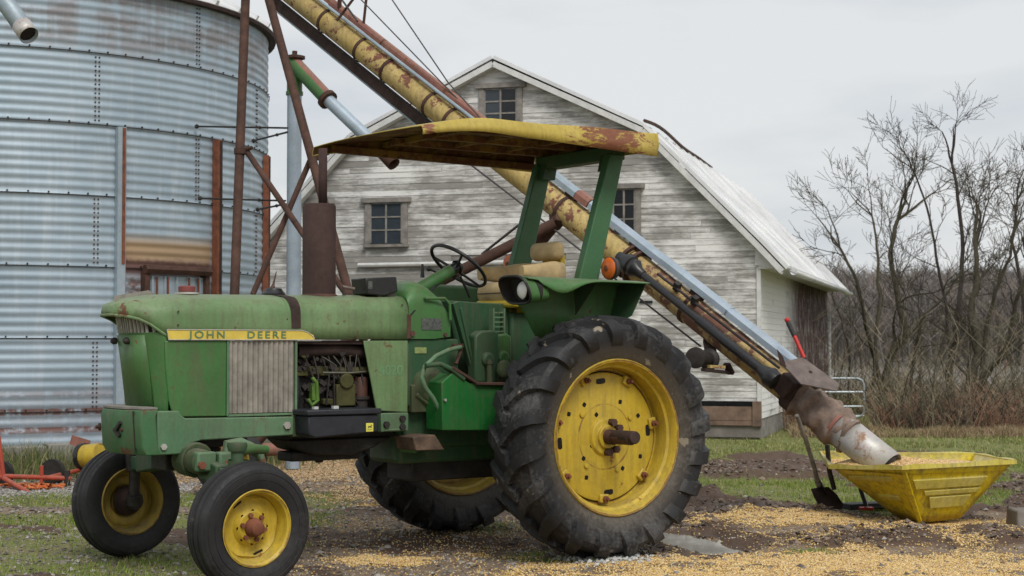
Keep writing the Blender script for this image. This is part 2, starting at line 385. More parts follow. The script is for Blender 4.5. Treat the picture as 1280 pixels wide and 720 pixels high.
# rubber
def rubber(name, dust, ax=1):
    k = NT(name); sx = k.sep(); n = k.noise(7, 7, .7); n2 = k.noise(40, 5, .7); n3 = k.noise(2.6, 6, .65)
    c = k.mix(k.ramp(n, [(.3, 0), (.75, 1)]), (.007, .007, .008), (.020, .020, .022))
    d = k.ramp(k.math('ADD', k.math('MULTIPLY', n3, .6), k.math('MULTIPLY', n2, .4)), [(.50, 0), (.66, 1)])
    c = k.mix(k.math('MULTIPLY', d, dust), c, (.135, .13, .125))
    clod = k.ramp(k.noise(9, 3, .5), [(.70, 0), (.73, 1)]); c = k.mix(k.math('MULTIPLY', clod, dust), c, (.33, .28, .20))
    r = k.math('SQRT', k.math('ADD', k.math('MULTIPLY', sx[0], sx[0]), k.math('MULTIPLY', sx[2], sx[2])))
    if name == 'rubber_lug':
        w = k.ramp(k.math('ABSOLUTE', k.math('MULTIPLY', k.math('SUBTRACT', r, .535), 9)), [(0, 1), (.9, 0)])
        c = k.mix(k.math('MULTIPLY', k.math('MULTIPLY', w, n2), .75), c, (.15, .12, .08))
    k.set('Base Color', c); k.set('Roughness', k.ramp(n2, [(.3, .5), (.7, .8)])); k.b.inputs['Specular IOR Level'].default_value = .45; k.bump(n2, .3, .004)
rubber('rubber_lug', .7); rubber('rubber_front', .2)
# bark, twigs, brush
simple('bark', (.045, .036, .032), .95, .4, 5); simple('bark_olive', (.06, .052, .034), .95, .4, 5)
k = NT('wood_far'); at = k.attr('col'); k.set('Base Color', at['Color']); k.set('Roughness', 1); k.b.inputs['Specular IOR Level'].default_value = 0
k = NT('blade'); at = k.attr('col'); k.set('Base Color', at['Color']); k.set('Roughness', .75); k.b.inputs['Specular IOR Level'].default_value = .25
k = NT('grain'); at = k.attr('col'); k.set('Base Color', at['Color']); k.set('Roughness', .5); k.b.inputs['Specular IOR Level'].default_value = .35
# ground: masks say where soil, turf, spilled corn and mud lie
k = NT('ground'); a = k.attr('zone'); sp = k.n.new('ShaderNodeSeparateColor'); k.link(a['Color'], sp.inputs[0]); G, C, M = sp.outputs
n1 = k.noise(1.4, 8, .65); n2 = k.noise(9, 8, .75); n3 = k.noise(38, 6, .75); vd = k.vor(34, out='Color'); ve = k.vor(34); v2 = k.vor(80, out='Color'); vp = k.vor(80)
c = k.mix(n2, (.15, .10, .065), (.33, .245, .165))
s1 = k.n.new('ShaderNodeSeparateColor'); k.link(vd, s1.inputs[0])
st = k.ramp(s1.outputs[0], [(.60, 0), (.66, 1)]); st = k.math('MULTIPLY', st, k.ramp(ve, [(.35, 1), (.55, 0)]))
c = k.mix(k.math('MULTIPLY', st, .8), c, k.mix(s1.outputs[1], (.22, .20, .18), (.45, .42, .39)))
gr_ = k.mix(n3, (.06, .10, .014), (.20, .25, .05)); gr_ = k.mix(k.ramp(n2, [(.4, 0), (.65, 1)]), gr_, (.26, .22, .12))
c = k.mix(k.ramp(k.math('ADD', k.math('MULTIPLY', G, .75), k.math('MULTIPLY', n2, .5)), [(.48, 0), (.66, 1)]), c, gr_)
c = k.mix(k.ramp(k.math('ADD', k.math('MULTIPLY', M, .75), k.math('MULTIPLY', n2, .5)), [(.5, 0), (.66, 1)]), c, k.mix(n3, (.048, .029, .020), (.16, .10, .066)))
s2 = k.n.new('ShaderNodeSeparateColor'); k.link(v2, s2.inputs[0])
cc = k.mix(s2.outputs[0], (.34, .22, .09), (.66, .48, .22)); cc = k.mix(k.ramp(vp, [(.35, 0), (.6, 1)]), cc, (.10, .065, .035))
cm = k.ramp(k.math('ADD', k.math('MULTIPLY', C, .8), k.math('MULTIPLY', k.math('ADD', k.math('MULTIPLY', n2, .5), k.math('MULTIPLY', n3, .5)), .6)), [(.56, 0), (.74, 1)])
c = k.mix(cm, c, cc)
k.set('Base Color', c); k.set('Roughness', k.mix(M, (.95, .95, .95), (.5, .5, .5))); k.b.inputs['Specular IOR Level'].default_value = .25
k.bump(k.math('ADD', k.math('MULTIPLY', n2, .7), k.math('MULTIPLY', n3, .6)), .9, .03)
k = NT('hill_soil'); n = k.noise(.08, 8, .7); n2 = k.noise(.6, 8, .75)
k.set('Base Color', k.mix(k.ramp(n2, [(.35, 0), (.65, 1)]), (.12, .105, .095), (.20, .18, .155))); k.set('Roughness', 1)
k = NT('water'); k.set('Base Color', (.10, .085, .07)); k.set('Roughness', .03); k.set('Coat Weight', 1.0); k.set('Coat Roughness', .03); k.b.inputs['Specular IOR Level'].default_value = 1; k.bump(k.noise(5, 3, .5), .04, .01); k.set('Base Color', (.05, .042, .035))
k = NT('corn_bed'); k.set('Base Color', (.42, .25, .10)); k.set('Roughness', .9)
# ------------------------------------------------------------------ sky and light
w = bpy.data.worlds.new('World'); SC.world = w; w.use_nodes = True; nt = w.node_tree; N = nt.nodes; Lk = nt.links
bg = N['Background']; sky = N.new('ShaderNodeTexSky'); sky.sky_type = 'NISHITA'; sky.sun_disc = False
SUN_EL, SUN_AZ = radians(48), radians(160)          # behind the camera
sky.sun_elevation = SUN_EL; sky.sun_rotation = SUN_AZ % (2 * pi); sky.air_density = 1; sky.dust_density = 4
tc = N.new('ShaderNodeTexCoord'); mp = N.new('ShaderNodeMapping'); mp.inputs['Scale'].default_value = (1, 1, 3.2); Lk.new(tc.outputs['Generated'], mp.inputs[0])
no = N.new('ShaderNodeTexNoise'); no.inputs['Scale'].default_value = 4.2; no.inputs['Detail'].default_value = 5; no.inputs['Roughness'].default_value = .5; Lk.new(mp.outputs[0], no.inputs['Vector'])
rp = N.new('ShaderNodeValToRGB'); e = rp.color_ramp.elements; e[0].position = .36; e[0].color = (.455, .485, .515, 1); e[1].position = .56; e[1].color = (.565, .575, .58, 1)
Lk.new(no.outputs['Fac'], rp.inputs[0])
bg2 = N.new('ShaderNodeBackground'); ad = N.new('ShaderNodeMixShader'); ad.inputs[0].default_value = .92
Lk.new(sky.outputs[0], bg.inputs['Color']); bg.inputs['Strength'].default_value = .10
Lk.new(rp.outputs[0], bg2.inputs['Color']); bg2.inputs['Strength'].default_value = 1.0
Lk.new(bg.outputs[0], ad.inputs[1]); Lk.new(bg2.outputs[0], ad.inputs[2]); Lk.new(ad.outputs[0], N['World Output'].inputs['Surface'])
sd = bpy.data.lights.new('sun', 'SUN'); so = bpy.data.objects.new('sun', sd); COL.objects.link(so)
sd.energy = 1.5; sd.angle = radians(22); sd.color = (1, .965, .91)
dirv = Vector((sin(SUN_AZ) * cos(SUN_EL), cos(SUN_AZ) * cos(SUN_EL), sin(SUN_EL)))
so.rotation_euler = dirv.to_track_quat('Z', 'Y').to_euler(); so.location = dirv * 50
SC.view_settings.view_transform = 'Standard'; SC.view_settings.look = 'None'; SC.view_settings.gamma = 1; SC.view_settings.exposure = .5
# ------------------------------------------------------------------ ground
def ell(x, y, cx, cy, rx, ry, a=0):
    ca, sa = cos(a), sin(a); u = (x - cx) * ca + (y - cy) * sa; v = -(x - cx) * sa + (y - cy) * ca
    return np.clip(1.25 - np.sqrt((u / rx) ** 2 + (v / ry) ** 2), 0, 1)
def puddle_d(x, y):
    # signed measure, >0 inside the puddle
    c = 1.0 + (y - 11.2) * -.02 + .15 * np.sin((y - 11) * 2.1) + .22 * sstep(12.2, 11.2, y)
    wd = .23 * np.clip(1 - ((y - 12.05) / 1.05) ** 2, -1, 1)
    return wd - np.abs(x - c - .12) + (fbm(x, y, 2.6, 4, 5) - .5) * .55
def zones(x, y):
    n = fbm(x, y, .9, 5) - .5; n2 = fbm(x, y, 2.6, 4, 40) - .5; n3 = fbm(x, y, .28, 3, 90) - .5
    # turf
    G = np.zeros_like(x)
    left = sstep(-.75, -1.9, x + n * .8)
    G = np.maximum(G, left * sstep(15.9, 15.2, y + n2) * (.62 + .5 * n2 + .3 * n))
    G = np.maximum(G, left * ell(x, y, -4.2, 14.8, 2.6, .45) * 1.4)
    G = np.maximum(G, left * ell(x, y, -3.2, 12.9, 2.6, .55) * 1.3)
    G -= left * ell(x, y, -4.3, 13.9, 3., .28) * 1.1
    G = np.maximum(G, ell(x, y, .35, 10.9, .55, .4) * .95); G = np.maximum(G, ell(x, y, -.2, 12.6, .5, 1.2) * .5)
    right = sstep(1.0, 1.8, x + n * .6 - (y - 13) * .05)
    G = np.maximum(G, right * sstep(13.2, 14.2, y + n2 * 1.2) * (.85 + .5 * n))
    G = np.maximum(G, sstep(19, 23, y) * .95 * sstep(-2.5, 1, x))
    G = np.maximum(G, ell(x, y, -1.35, 20.6, .9, .7) * 1.1)
    G = np.maximum(G, sstep(17.2, 18.0, y) * sstep(-3.2, -5.5, x) * .9)
    G = np.maximum(G, ell(x, y, 2.05, 11.1, .3, .18) * .9)
    # mud
    M = np.zeros_like(x)
    M = np.maximum(M, ell(x, y, 2.75, 11.75, 1.9, .55, .05) * 1.0)
    M = np.maximum(M, ell(x, y, 1.0, 12.2, .85, 1.6) * 1.3)
    M = np.maximum(M, ell(x, y, 1.9, 14.1, 1.0, .7) * 1.1); M = np.maximum(M, ell(x, y, 2.6, 18.2, 1.5, 1.4) * 1.2)
    M = np.maximum(M, ell(x, y, 5.3, 15.5, 1.2, 1.3) * .8); M = np.maximum(M, ell(x, y, -.4, 11.6, 1.5, .7) * .85)
    M = np.maximum(M, ell(x, y, 1.6, 13.4, 2.4, .35) * .9); M = np.maximum(M, ell(x, y, 4.2, 17.3, 2, .5) * .7)
    M = np.maximum(M, ell(x, y, -.6, 14.2, 1.3, 1.6) * .7)
    churn = sstep(.50, .60, fbm(x * .8, y * .55, 1.1, 4, 210)) * sstep(1.1, 1.8, x) * sstep(12.8, 13.6, y) * sstep(23, 20, y)
    M = np.maximum(M, churn * .95); M = np.maximum(M, .75 * sstep(.57, .66, fbm(x, y * 1.6, .9, 4, 250)) * (x < -1))
    M = np.clip(M + n2 * .5, 0, 1)
    # spilled corn
    C = np.zeros_like(x)
    band = sstep(11.35, 10.3, y + n * 1.6 + n2 * .5 - .12 * np.clip(x, -1, 3)) * sstep(-.6, .6, x + n * 1.2)
    C = np.maximum(C, band * (.80 + 1.5 * n2))
    C = np.maximum(C, ell(x, y, 2.1, 12.95, 1.15, .62, -.12) * (.95 + 1.8 * n2)); C = np.maximum(C, ell(x, y, 3.6, 12.7, 1.4, .75) * (.85 + 1.8 * n2)); C = np.maximum(C, ell(x, y, 3.0, 11.9, 2.2, .9) * (.45 + 1.6 * n2))
    C = np.maximum(C, ell(x, y, 4.4, 11.7, 1.3, .6) * (.8 + n2)); C = np.maximum(C, ell(x, y, -.2, 11.0, 1.2, .5) * (.35 + 1.2 * n2))
    C = np.maximum(C, ell(x, y, -.85, 10.75, .5, .32) * 1.15)
    C = np.maximum(C, ell(x, y, -2.3, 18.6, 2.1, 2.6) * (1.0 + 1.2 * n2)); C = np.maximum(C, ell(x, y, -1.25, 15.6, 1.0, 1.6) * .62)
    C = np.clip(C + n2 * .25 - .08 + (fbm(x, y, 6, 3, 120) - .5) * .9 * (C > .15), 0, 1)
    P = puddle_d(x, y); near = sstep(-.25, .0, P); M = np.maximum(M, near); C = C * (1 - near); G = G * (1 - near)
    G = G * (1 - sstep(.45, .9, C)) * (1 - sstep(.45, .8, M) * .8)
    return np.clip(G, 0, 1), np.clip(C, 0, 1), np.clip(M, 0, 1)
def gh(x, y, Z=None):
    x = np.asarray(x, float); y = np.asarray(y, float)
    G, C, M = Z if Z is not None else zones(x, y)
    h = (fbm(x, y, .35, 3, 3) - .5) * .06
    h += (fbm(x, y, 3.2, 4, 60) - .5) * (.020 + .085 * M) + (fbm(x, y, 1.5, 4, 160) - .45) * .24 * M * sstep(.7, 1.3, x)
    h += (fbm(x, y, 13, 3, 77) - .5) * (.010 + .02 * M)
    h += .07 * ell(x, y, 2.9, 11.85, 1.7, .42, .05) + .10 * ell(x, y, 2.6, 18.0, 1.6, .8) + .05 * ell(x, y, 2.0, 13.0, 1.1, .6) + .07 * ell(x, y, 1.6, 14.9, .8, .35)
    h += .05 * ell(x, y, 5.3, 15.5, 1.2, 1.0)
    P = puddle_d(x, y); h = h * (1 - sstep(-.35, .05, P)) + (-.055) * sstep(-.12, .12, P) - .0
    # level pads under the wheels
    for wx, wy, hh in WHEELPAD: 
        k = np.exp(-(((x - wx) ** 2 + (y - wy) ** 2) / .16)); h = h * (1 - k) + hh * k
    return h * sstep(60, 30, y)
def tw(x, y): v = TO + TF * x + TL * y; return v.x, v.y
WHEELPAD = [(*tw(0, .9175), .02), (*tw(0, -.9175), .02), (*tw(2.5275, .91), 0), (*tw(2.5275, -.91), 0), (*tw(.3, .9), .0)]
def gz(x, y): return float(gh(np.array([x]), np.array([y]))[0])
# graded grid: columns fan outward, rows get coarser with depth
def grid(xs, ys, name, z=None):
    X, Y = np.meshgrid(xs, ys); x = X.ravel(); y = Y.ravel(); Zn = zones(x, y); h = gh(x, y, Zn)
    far = y > 60
    V = np.stack([x, y, h], 1); nx, ny = len(xs), len(ys)
    i = np.arange(nx * ny).reshape(ny, nx); F = np.stack([i[:-1, :-1], i[:-1, 1:], i[1:, 1:], i[1:, :-1]], -1).reshape(-1, 4)
    return npmesh(name, V, F, 'ground', {'zone': np.stack(Zn, 1)}, smooth=True)
xs = np.concatenate([-np.geomspace(900, 6.2, 40), np.arange(-6, 7.0, .028), np.geomspace(7.2, 900, 40)])
ys = np.concatenate([np.linspace(-80, 8.6, 30), np.arange(9.0, 16, .028), np.arange(16, 26, .07), np.geomspace(26.3, 900, 70)])
tag(grid(xs, ys, 'ground'), kind='structure')
mb = MB(); mb.add([(.3, 10.6, -.022), (2.2, 10.6, -.022), (2.2, 13.4, -.022), (.3, 13.4, -.022)], [(0, 1, 2, 3)])
tag(mb.build('puddle_water', 'water', smooth=0), kind='structure')
# ------------------------------------------------------------------ loose stuff on the ground
def scatter(n, xr, yr, dens, seed):
    r = np.random.RandomState(seed); x = r.uniform(*xr, n)
    y = r.uniform(*yr, n); x = x
    keep = r.rand(n) < dens(x, y); x = x[keep]; y = y[keep]
    inview = np.abs(x / y) < .36; return x[inview], y[inview], r
ICO = np.array([(1, 0, 0), (-1, 0, 0), (0, 1, 0), (0, -1, 0), (0, 0, 1), (0, 0, -1)], float)
ICF = np.array([(0, 2, 4), (2, 1, 4), (1, 3, 4), (3, 0, 4), (2, 0, 5), (1, 2, 5), (3, 1, 5), (0, 3, 5)])
def bits(name, x, y, z, size, sq, cols, mat, r, jit=.35):
    n = len(x); b = np.repeat(ICO[None], n, 0) * (1 + r.uniform(-jit, jit, (n, 6, 1)))
    b[:, :, 2] *= sq; b *= size[:, None, None]
    t = r.uniform(-.7, .7, (n, 1)); a = r.uniform(0, 6.28, (n, 1))
    bx, bz = b[:, :, 0] * np.cos(t) - b[:, :, 2] * np.sin(t), b[:, :, 0] * np.sin(t) + b[:, :, 2] * np.cos(t)
    X = bx * np.cos(a) - b[:, :, 1] * np.sin(a); Y = bx * np.sin(a) + b[:, :, 1] * np.cos(a)
    V = np.stack([X + x[:, None], Y + y[:, None], bz + z[:, None]], -1).reshape(-1, 3)
    F = (ICF[None] + (np.arange(n) * 6)[:, None, None]).reshape(-1, 3)
    C = np.repeat(cols[:, None], 6, 1).reshape(-1, 3)
    return npmesh(name, V, F, mat, {'col': C}, smooth=False)
def pick(pal, n, r, var=.2): pal = np.array(pal); return pal[r.randint(0, len(pal), n)] * r.uniform(1 - var, 1 + var, (n, 1))
CORN = [(.64, .45, .15), (.70, .54, .24), (.58, .37, .12), (.46, .26, .10), (.66, .53, .33), (.28, .18, .10)]
r = np.random.RandomState(5)
x, y, r = scatter(600000, (-1.9, 5.2), (9.2, 14.5), lambda x, y: np.clip(zones(x, y)[1] * 1.7 - .5, .0, 1) ** 1.2 + .03 * (y < 13.4), 5)
print('corn', len(x)); z = gh(x, y) + .003
tag(bits('spilled_corn', x, y, z, r.uniform(.0045, .0085, len(x)), .7, pick(CORN, len(x), r), 'grain', r), 'yellow corn kernels spilled over the mud in front of the yellow hopper and beside the big rear wheel', 'corn', kind='stuff')
x, y, r = scatter(160000, (-5.5, -.2), (14.5, 23), lambda x, y: np.clip(zones(x, y)[1] * 1.4 - .35, .0, 1) + .02, 6)
tag(bits('corn_litter', x, y, gh(x, y) + .004, r.uniform(.006, .017, len(x)), .45, pick([(.36, .23, .11), (.46, .32, .17), (.27, .17, .09), (.5, .38, .22)], len(x), r), 'grain', r), 'tan corn litter and chaff on the ground between the tractor and the grain bin', 'corn litter', kind='stuff')
# gravel
x, y, r = scatter(90000, (-6, 5), (9.2, 19), lambda x, y: .42 * (1 - zones(x, y)[1]) * (1 - .5 * zones(x, y)[2]) * (x < 1.2) + .10, 7)
s_ = np.minimum(.030, .006 + r.exponential(.0055, len(x)))
tag(bits('gravel', x, y, gh(x, y) + s_ * .12, s_, .6, pick([(.17, .15, .125), (.22, .20, .17), (.12, .10, .085), (.30, .28, .25), (.09, .075, .06)], len(x), r), 'grain', r), 'grey and brown gravel trodden into the yard round the tractor wheels', 'gravel', kind='stuff')
x, y, r = scatter(60000, (-6, -3.1), (14.9, 17.5), lambda x, y: .22 * np.exp(-((y - 15.8) / .6) ** 2), 17)
tag(bits('pale_gravel', x, y, gh(x, y) + .005, r.uniform(.008, .022, len(x)), .6, pick([(.26, .245, .225), (.36, .345, .32), (.18, .165, .15)], len(x), r), 'grain', r), 'pale crushed stone strewn in front of the red implement', 'gravel', kind='stuff')
# white lumps at the foot of the rear wheel
x = RS.normal(.62, .13, 500); y = RS.normal(10.75, .11, 500); r = RS
tag(bits('lime_lumps', x, y, gh(x, y) + .01, r.uniform(.006, .024, 500), .7, pick([(.42, .42, .40), (.55, .55, .52)], 500, r), 'grain', r), 'small heap of whitish grit at the foot of the big rear tyre', 'grit', kind='stuff')
# mud clods
x, y, r = scatter(44000, (.2, 6), (10.8, 20), lambda x, y: np.maximum(np.clip(zones(x, y)[2] * 1.3 - .45, 0, 1) * (.25 + 1.5 * (fbm(x, y, 2.2, 3, 71) > .5)), .8 * (np.hypot((x - .62) / .42, (y - 10.80) / .30) < 1)) * (puddle_d(x, y) < -.10) * .8, 8)
s_ = .006 + r.exponential(.008, len(x)); s_ = np.minimum(s_, .04)
tag(bits('mud_clods', x, y, gh(x, y) + s_ * .2, s_, .7, pick([(.10, .072, .053), (.15, .11, .08), (.065, .046, .035), (.20, .15, .11)], len(x), r), 'grain', r), 'brown mud clods churned up beside the puddle', 'mud clods', kind='stuff')
# grass and weeds
def blades(name, x, y, z, hgt, wid, lean, cols, r, mat='blade'):
    n = len(x); a = r.uniform(0, 6.28, n); l = r.uniform(0, 1, n) * lean * hgt; b = r.uniform(0, 6.28, n)
    dx, dy = np.cos(a) * wid / 2, np.sin(a) * wid / 2; lx, ly = np.cos(b) * l, np.sin(b) * l
    V = np.stack([np.stack([x - dx, y - dy, z], -1), np.stack([x + dx, y + dy, z], -1),
                  np.stack([x + lx * .4 + dx * .7, y + ly * .4 + dy * .7, z + hgt * .55], -1), np.stack([x + lx * .4 - dx * .7, y + ly * .4 - dy * .7, z + hgt * .55], -1),
                  np.stack([x + lx, y + ly, z + hgt * .95], -1)], 1).reshape(-1, 3)
    i = (np.arange(n) * 5)[:, None]; F = np.concatenate([i + np.array([0, 1, 2]), i + np.array([0, 2, 3]), i + np.array([3, 2, 4])])
    return npmesh(name, V, F, mat, {'col': np.repeat(cols[:, None], 5, 1).reshape(-1, 3)})
GRN = [(.11, .20, .02), (.16, .25, .03), (.21, .28, .05), (.28, .27, .09), (.36, .31, .16), (.08, .14, .015)]
x, y, r = scatter(620000, (-6, 6.5), (9.2, 20), lambda x, y: np.clip(zones(x, y)[0] * 1.5 - .45, 0, 1) * (.2 + .8 * sstep(.42, .60, fbm(x, y, 1.7, 4, 33))), 9)
print('grass', len(x)); tag(blades('grass', x, y, gh(x, y) - .003, r.uniform(.012, .045, len(x)), r.uniform(.003, .006, len(x)), 1.0, pick(GRN, len(x), r), r), 'short patchy green turf growing through the yard on both sides of the tractor', 'grass', kind='stuff')
x, y, r = scatter(260000, (-7, 11), (19, 30), lambda x, y: np.clip(zones(x, y)[0] * 1.4 - .2, 0, 1) * (.12 + .88 * sstep(.42, .60, fbm(x, y, 1.1, 4, 13))), 10)
GR2 = [(.15, .20, .05), (.22, .26, .08), (.29, .29, .11), (.36, .31, .16), (.11, .14, .035)]
tag(blades('field_grass', x, y, gh(x, y) - .003, r.uniform(.02, .065, len(x)), r.uniform(.005, .010, len(x)), 1.3, pick(GR2, len(x), r), r), 'paler green grass of the field in front of the white barn and the brush', 'grass', kind='stuff')
# weeds against the bin foundation
def weed_zone(n, seed, fn, name, label, hr, pal, wid=(.006, .014), lean=.7):
    r = np.random.RandomState(seed); x, y = fn(r, n); o = blades(name, x, y, gh(x, y) - .01, r.uniform(*hr, n) * (.5 + fbm(x, y, 1.3, 2, 8)), r.uniform(*wid, n), lean, pick(pal, n, r), r)
    return tag(o, label, 'weeds', kind='stuff')
def nb(r, n):
    a = np.radians(r.uniform(10, 75, n)); R = 3.75 + r.exponential(.28, n); return -6.86 + R * np.sin(a), 21.27 - R * np.cos(a)
weed_zone(9000, 21, nb, 'weeds', 'green and straw coloured weeds along the concrete foot of the grain bin', (.10, .36), [(.08, .12, .03), (.12, .15, .05), (.28, .24, .13), (.16, .16, .07)])
# ------------------------------------------------------------------ grain bin
BC = Vector((-6.86, 21.27, 0)); BR = 3.64
bin_ = thing('grain_bin', 'big round corrugated steel grain bin with rust marked sheets, left of the barn', 'grain bin', BC)
zs = np.arange(.30, 5.47, .1016 / 8); na = 300
SEAMS = [.66, 1.47, 2.27, 3.07, 3.87, 4.68]
rr = []
for z in zs:
    ring = sum(z > s for s in SEAMS)
    rr.append(BR + .0052 * math.sin(2 * pi * z / .1016) + (.005 if ring % 2 else 0))
A = np.linspace(radians(-62), radians(118), na)
V = np.stack([np.outer(rr, np.sin(A)), -np.outer(rr, np.cos(A)), np.repeat(zs[:, None], na, 1)], -1).reshape(-1, 3)
i = np.arange(len(zs) * na).reshape(len(zs), na); F = np.stack([i[:-1, :-1], i[:-1, 1:], i[1:, 1:], i[1:, :-1]], -1).reshape(-1, 4)
npmesh('bin_wall', V, F, 'bin_steel', smooth=True, parent=bin_)
mb = MB()      # the hidden back of the shell
mb.lathe([(.3, BR), (5.47, BR)], n=40, a0=0, a1=2 * pi); 
vs = []; 
mb = MB(); back = [radians(118) + radians(180) * t / 30 for t in range(31)]
mb.loft([[(BR * sin(a), -BR * cos(a), z) for a in back] for z in (.3, 5.47)]); mb.build('rear_shell', 'bin_steel', bin_)
def cylp(a, z, dr=0): a = radians(a); return Vector(((BR + dr) * sin(a), -(BR + dr) * cos(a), z))
# lap seams and their bolts
mb = MB(); mr = MB()
for s in SEAMS:
    mb.loft([[cylp(a, s + dz, dr) for a in np.arange(-60, 118, 1.2)] for dz, dr in ((-.006, .012), (-.006, .020), (.004, .020), (.004, .012))])
for s in SEAMS:
    for a in np.arange(-58, 116, 3.46): p = cylp(a, s + .018, .013); mb.hexbolt(p, (p.x, p.y, 0), .011, .012)
mb.build('lap_seams', 'iron', bin_)
for j in range(6):
    z0, z1 = ([.30] + SEAMS)[j], (SEAMS + [5.47])[j] if j < 6 else 0
for j, (z0, z1) in enumerate(zip(SEAMS, SEAMS[1:] + [5.47])):
    for a in (([37, 82] if j % 2 else [14, 59, 104]) if j != 2 else [37, 82]) if False else ([14, 59, 104] if j % 2 else [-8, 37, 82]):
        for z in np.arange(z0 + .05, z1 - .02, .0508):
            for da in (-.35, .35): p = cylp(a + da, z, .007); mr.hexbolt(p, (p.x, p.y, 0), .010, .010)
tag(mr.build('seam_bolts', 'rust', bin_), kind='stuff')
# stiffener posts: folded channels
for a, z1 in ((17.5, 3.9), (41.3, 3.86), (64.2, 3.86), (88.2, 3.84), (-6, 3.86)):
    c = cylp(a, 0, .045); R = Matrix.Rotation(radians(a), 3, 'Z'); mb = MB()
    for dx, w_, dd, mi in ((-.045, .016, .07, 0), (.045, .016, .07, 1), (0, .10, .012, 0)):
        off = R @ Vector((dx, -.03 if w_ > .05 else 0, 0)); mb.m(mi).box(c + off + Vector((0, 0, (.1 + z1) / 2)), (w_, dd, z1 - .1), R.to_3x3())
    zb_ = 2.3 if 30 < a < 50 else .15
    mb.m(1).box(c + R @ Vector((.02, -.042, 0)) + Vector((0, 0, (z1 + zb_) / 2)), (.035, .012, z1 - zb_ - .02), R.to_3x3())
    mb.build('stiffener', ['rust_bright' if a > 60 else 'galvanised', 'rust_bright' if a < 60 else 'rust_dark'], bin_, smooth=0)
# door
dr = MB(); a0, a1 = 46.4, 60.6; z0, z1 = 1.25, 2.24
dr.m(0); 
for a in (a0, a1): dr.beam(cylp(a, z0, .05), cylp(a, z1, .05), .07, .09, cylp(a, 0).normalized())
pts = [cylp(a, z1 + .02, .09) for a in np.linspace(a0 - .6, a1 + .6, 9)]
dr.tube(pts, .055, 6); pts = [cylp(a, z0, .06) for a in np.linspace(a0, a1, 9)]; dr.tube(pts, .04, 6)
d_ = dr.build('door_frame', 'rust', bin_)
dp = MB(); ang = np.linspace(a0 + .5, a1 - .5, 120); prof = [.05 + (.018 if abs(((t - a0) / 2.75) % 1 - .5) < .1 else 0) for t in ang]
dp.loft([[cylp(t, z, p) for t, p in zip(ang, prof)] for z in (z0, z1 - .05)]); dp.build('door_panel', 'galvanised', bin_, smooth=20)
dp = MB()
for t in (48.6, 51.0, 56.0, 58.4): dp.beam(cylp(t, z0, .075), cylp(t, z1 - .06, .075), .02, .015, cylp(t, 0).normalized())
dp.build('door_rib', 'rust_bright', bin_)
hb = MB(); c = cylp(53, 1.86, .10); R = Matrix.Rotation(radians(53), 3, 'Z'); hb.box(c, (.30, .05, .10), R); hb.box(c + Vector((0, 0, -.06)), (.22, .07, .03), R); hb.build('door_latch', 'rust_bright', bin_, bevel=.006)
# roof
mb = MB(); mb.lathe([(5.43, BR + .08), (5.47, BR + .11), (5.5, BR + .09), (7.3, .35), (7.3, .01)], n=72); mb.build('roof', 'roof_white', bin_, smooth=20)
mb = MB()
for a in np.arange(-80, 130, 7.5): mb.beam(cylp(a, 5.50, .12), (0.4 * sin(radians(a)), -.4 * cos(radians(a)), 7.29), .05, .05)
mb.build('roof_rib', 'roof_white', bin_)
mb = MB(); mb.lathe([(5.42, BR + .02), (5.42, BR + .10), (5.46, BR + .11)], n=90); mb.build('eave_ring', 'rust_dark', bin_)
mb = MB()
for a in range(0, 360, 8): p = cylp(a, .0, .09); mb.box(p + Vector((0, 0, .13)), (.52, .3, .34 + .02 * ((a * 7) % 3)), Matrix.Rotation(radians(a), 3, 'Z'))
mb.build('foundation', 'concrete', bin_, bevel=.015)
# ------------------------------------------------------------------ barn
B0 = Vector((3.665, 24.3, 0)); BA = -.278
barn = thing('barn', 'weathered white wooden barn with a gambrel roof, peeling clapboards and small dark windows', 'barn', B0, BA)
AX, AZ, KX, KZ, EZ = -4.07, 5.74, 2.35, 4.62, 2.86; HW = 4.07; LEN = 11.1
def halfw(z): 
    if z <= EZ: return HW
    if z <= KZ: return HW + (KX - HW) * (z - EZ) / (KZ - EZ)
    return KX * (AZ - z) / (AZ - KZ)
OPEN = [(-6.14, -5.60, 3.0, 3.62), (-4.25, -3.72, 4.80, 5.36), (-2.21, -1.86, 3.08, 3.74)]
def boards(name, u0f, z0, z1, place, seed, redf=None, exp=.095, hw=None, skip=()):
    r = np.random.RandomState(seed); V = []; F = []; rnd = []; red = []
    z = z0
    while z < z1 - .01:
        zt = min(z + exp, z1); ua, ub = u0f(z); uc, ud = u0f(zt)
        cuts = [ua]; u = ua - r.uniform(0, 2.5)
        while True:
            u += r.uniform(1.3, 3.8)
            if u > ub - .25: break
            if u > ua + .2: cuts.append(u)
        cuts.append(ub)
        for i in range(len(cuts) - 1):
            a, b = cuts[i], cuts[i + 1]; at_, bt = (uc if i == 0 else a), (ud if i == len(cuts) - 2 else b)
            if r.rand() < .012: continue
            sag = r.normal(0, .003); out = .0105 + abs(r.normal(0, .0025)); q = r.rand() - (1.6 if redf else 0); g = .002
            o = len(V); n_ = max(1, int((b - a) / .5))
            for k in range(n_ + 1):
                t = k / n_; ub_ = a + g + (b - a - 2 * g) * t; ut_ = at_ + (bt - at_) * t
                w_ = sag * t
                V += [place(ub_, z + w_ - .004, .004), place(ub_, z + w_ - .004, out), place(ut_, zt + w_ + .004, .006)]
                rnd += [q] * 3; rv = redf(ub_) if redf else 0; red += [rv] * 3
            for k in range(n_):
                j = o + 3 * k; F += [(j, j + 3, j + 4, j + 1), (j + 1, j + 4, j + 5, j + 2)]
        z = zt
    return npmesh(name, np.array(V), np.array(F), 'siding', {'rnd': np.array(rnd), 'red': np.array(red)}, parent=barn)
gp = lambda u, z, o: (u, -o + .0, z)
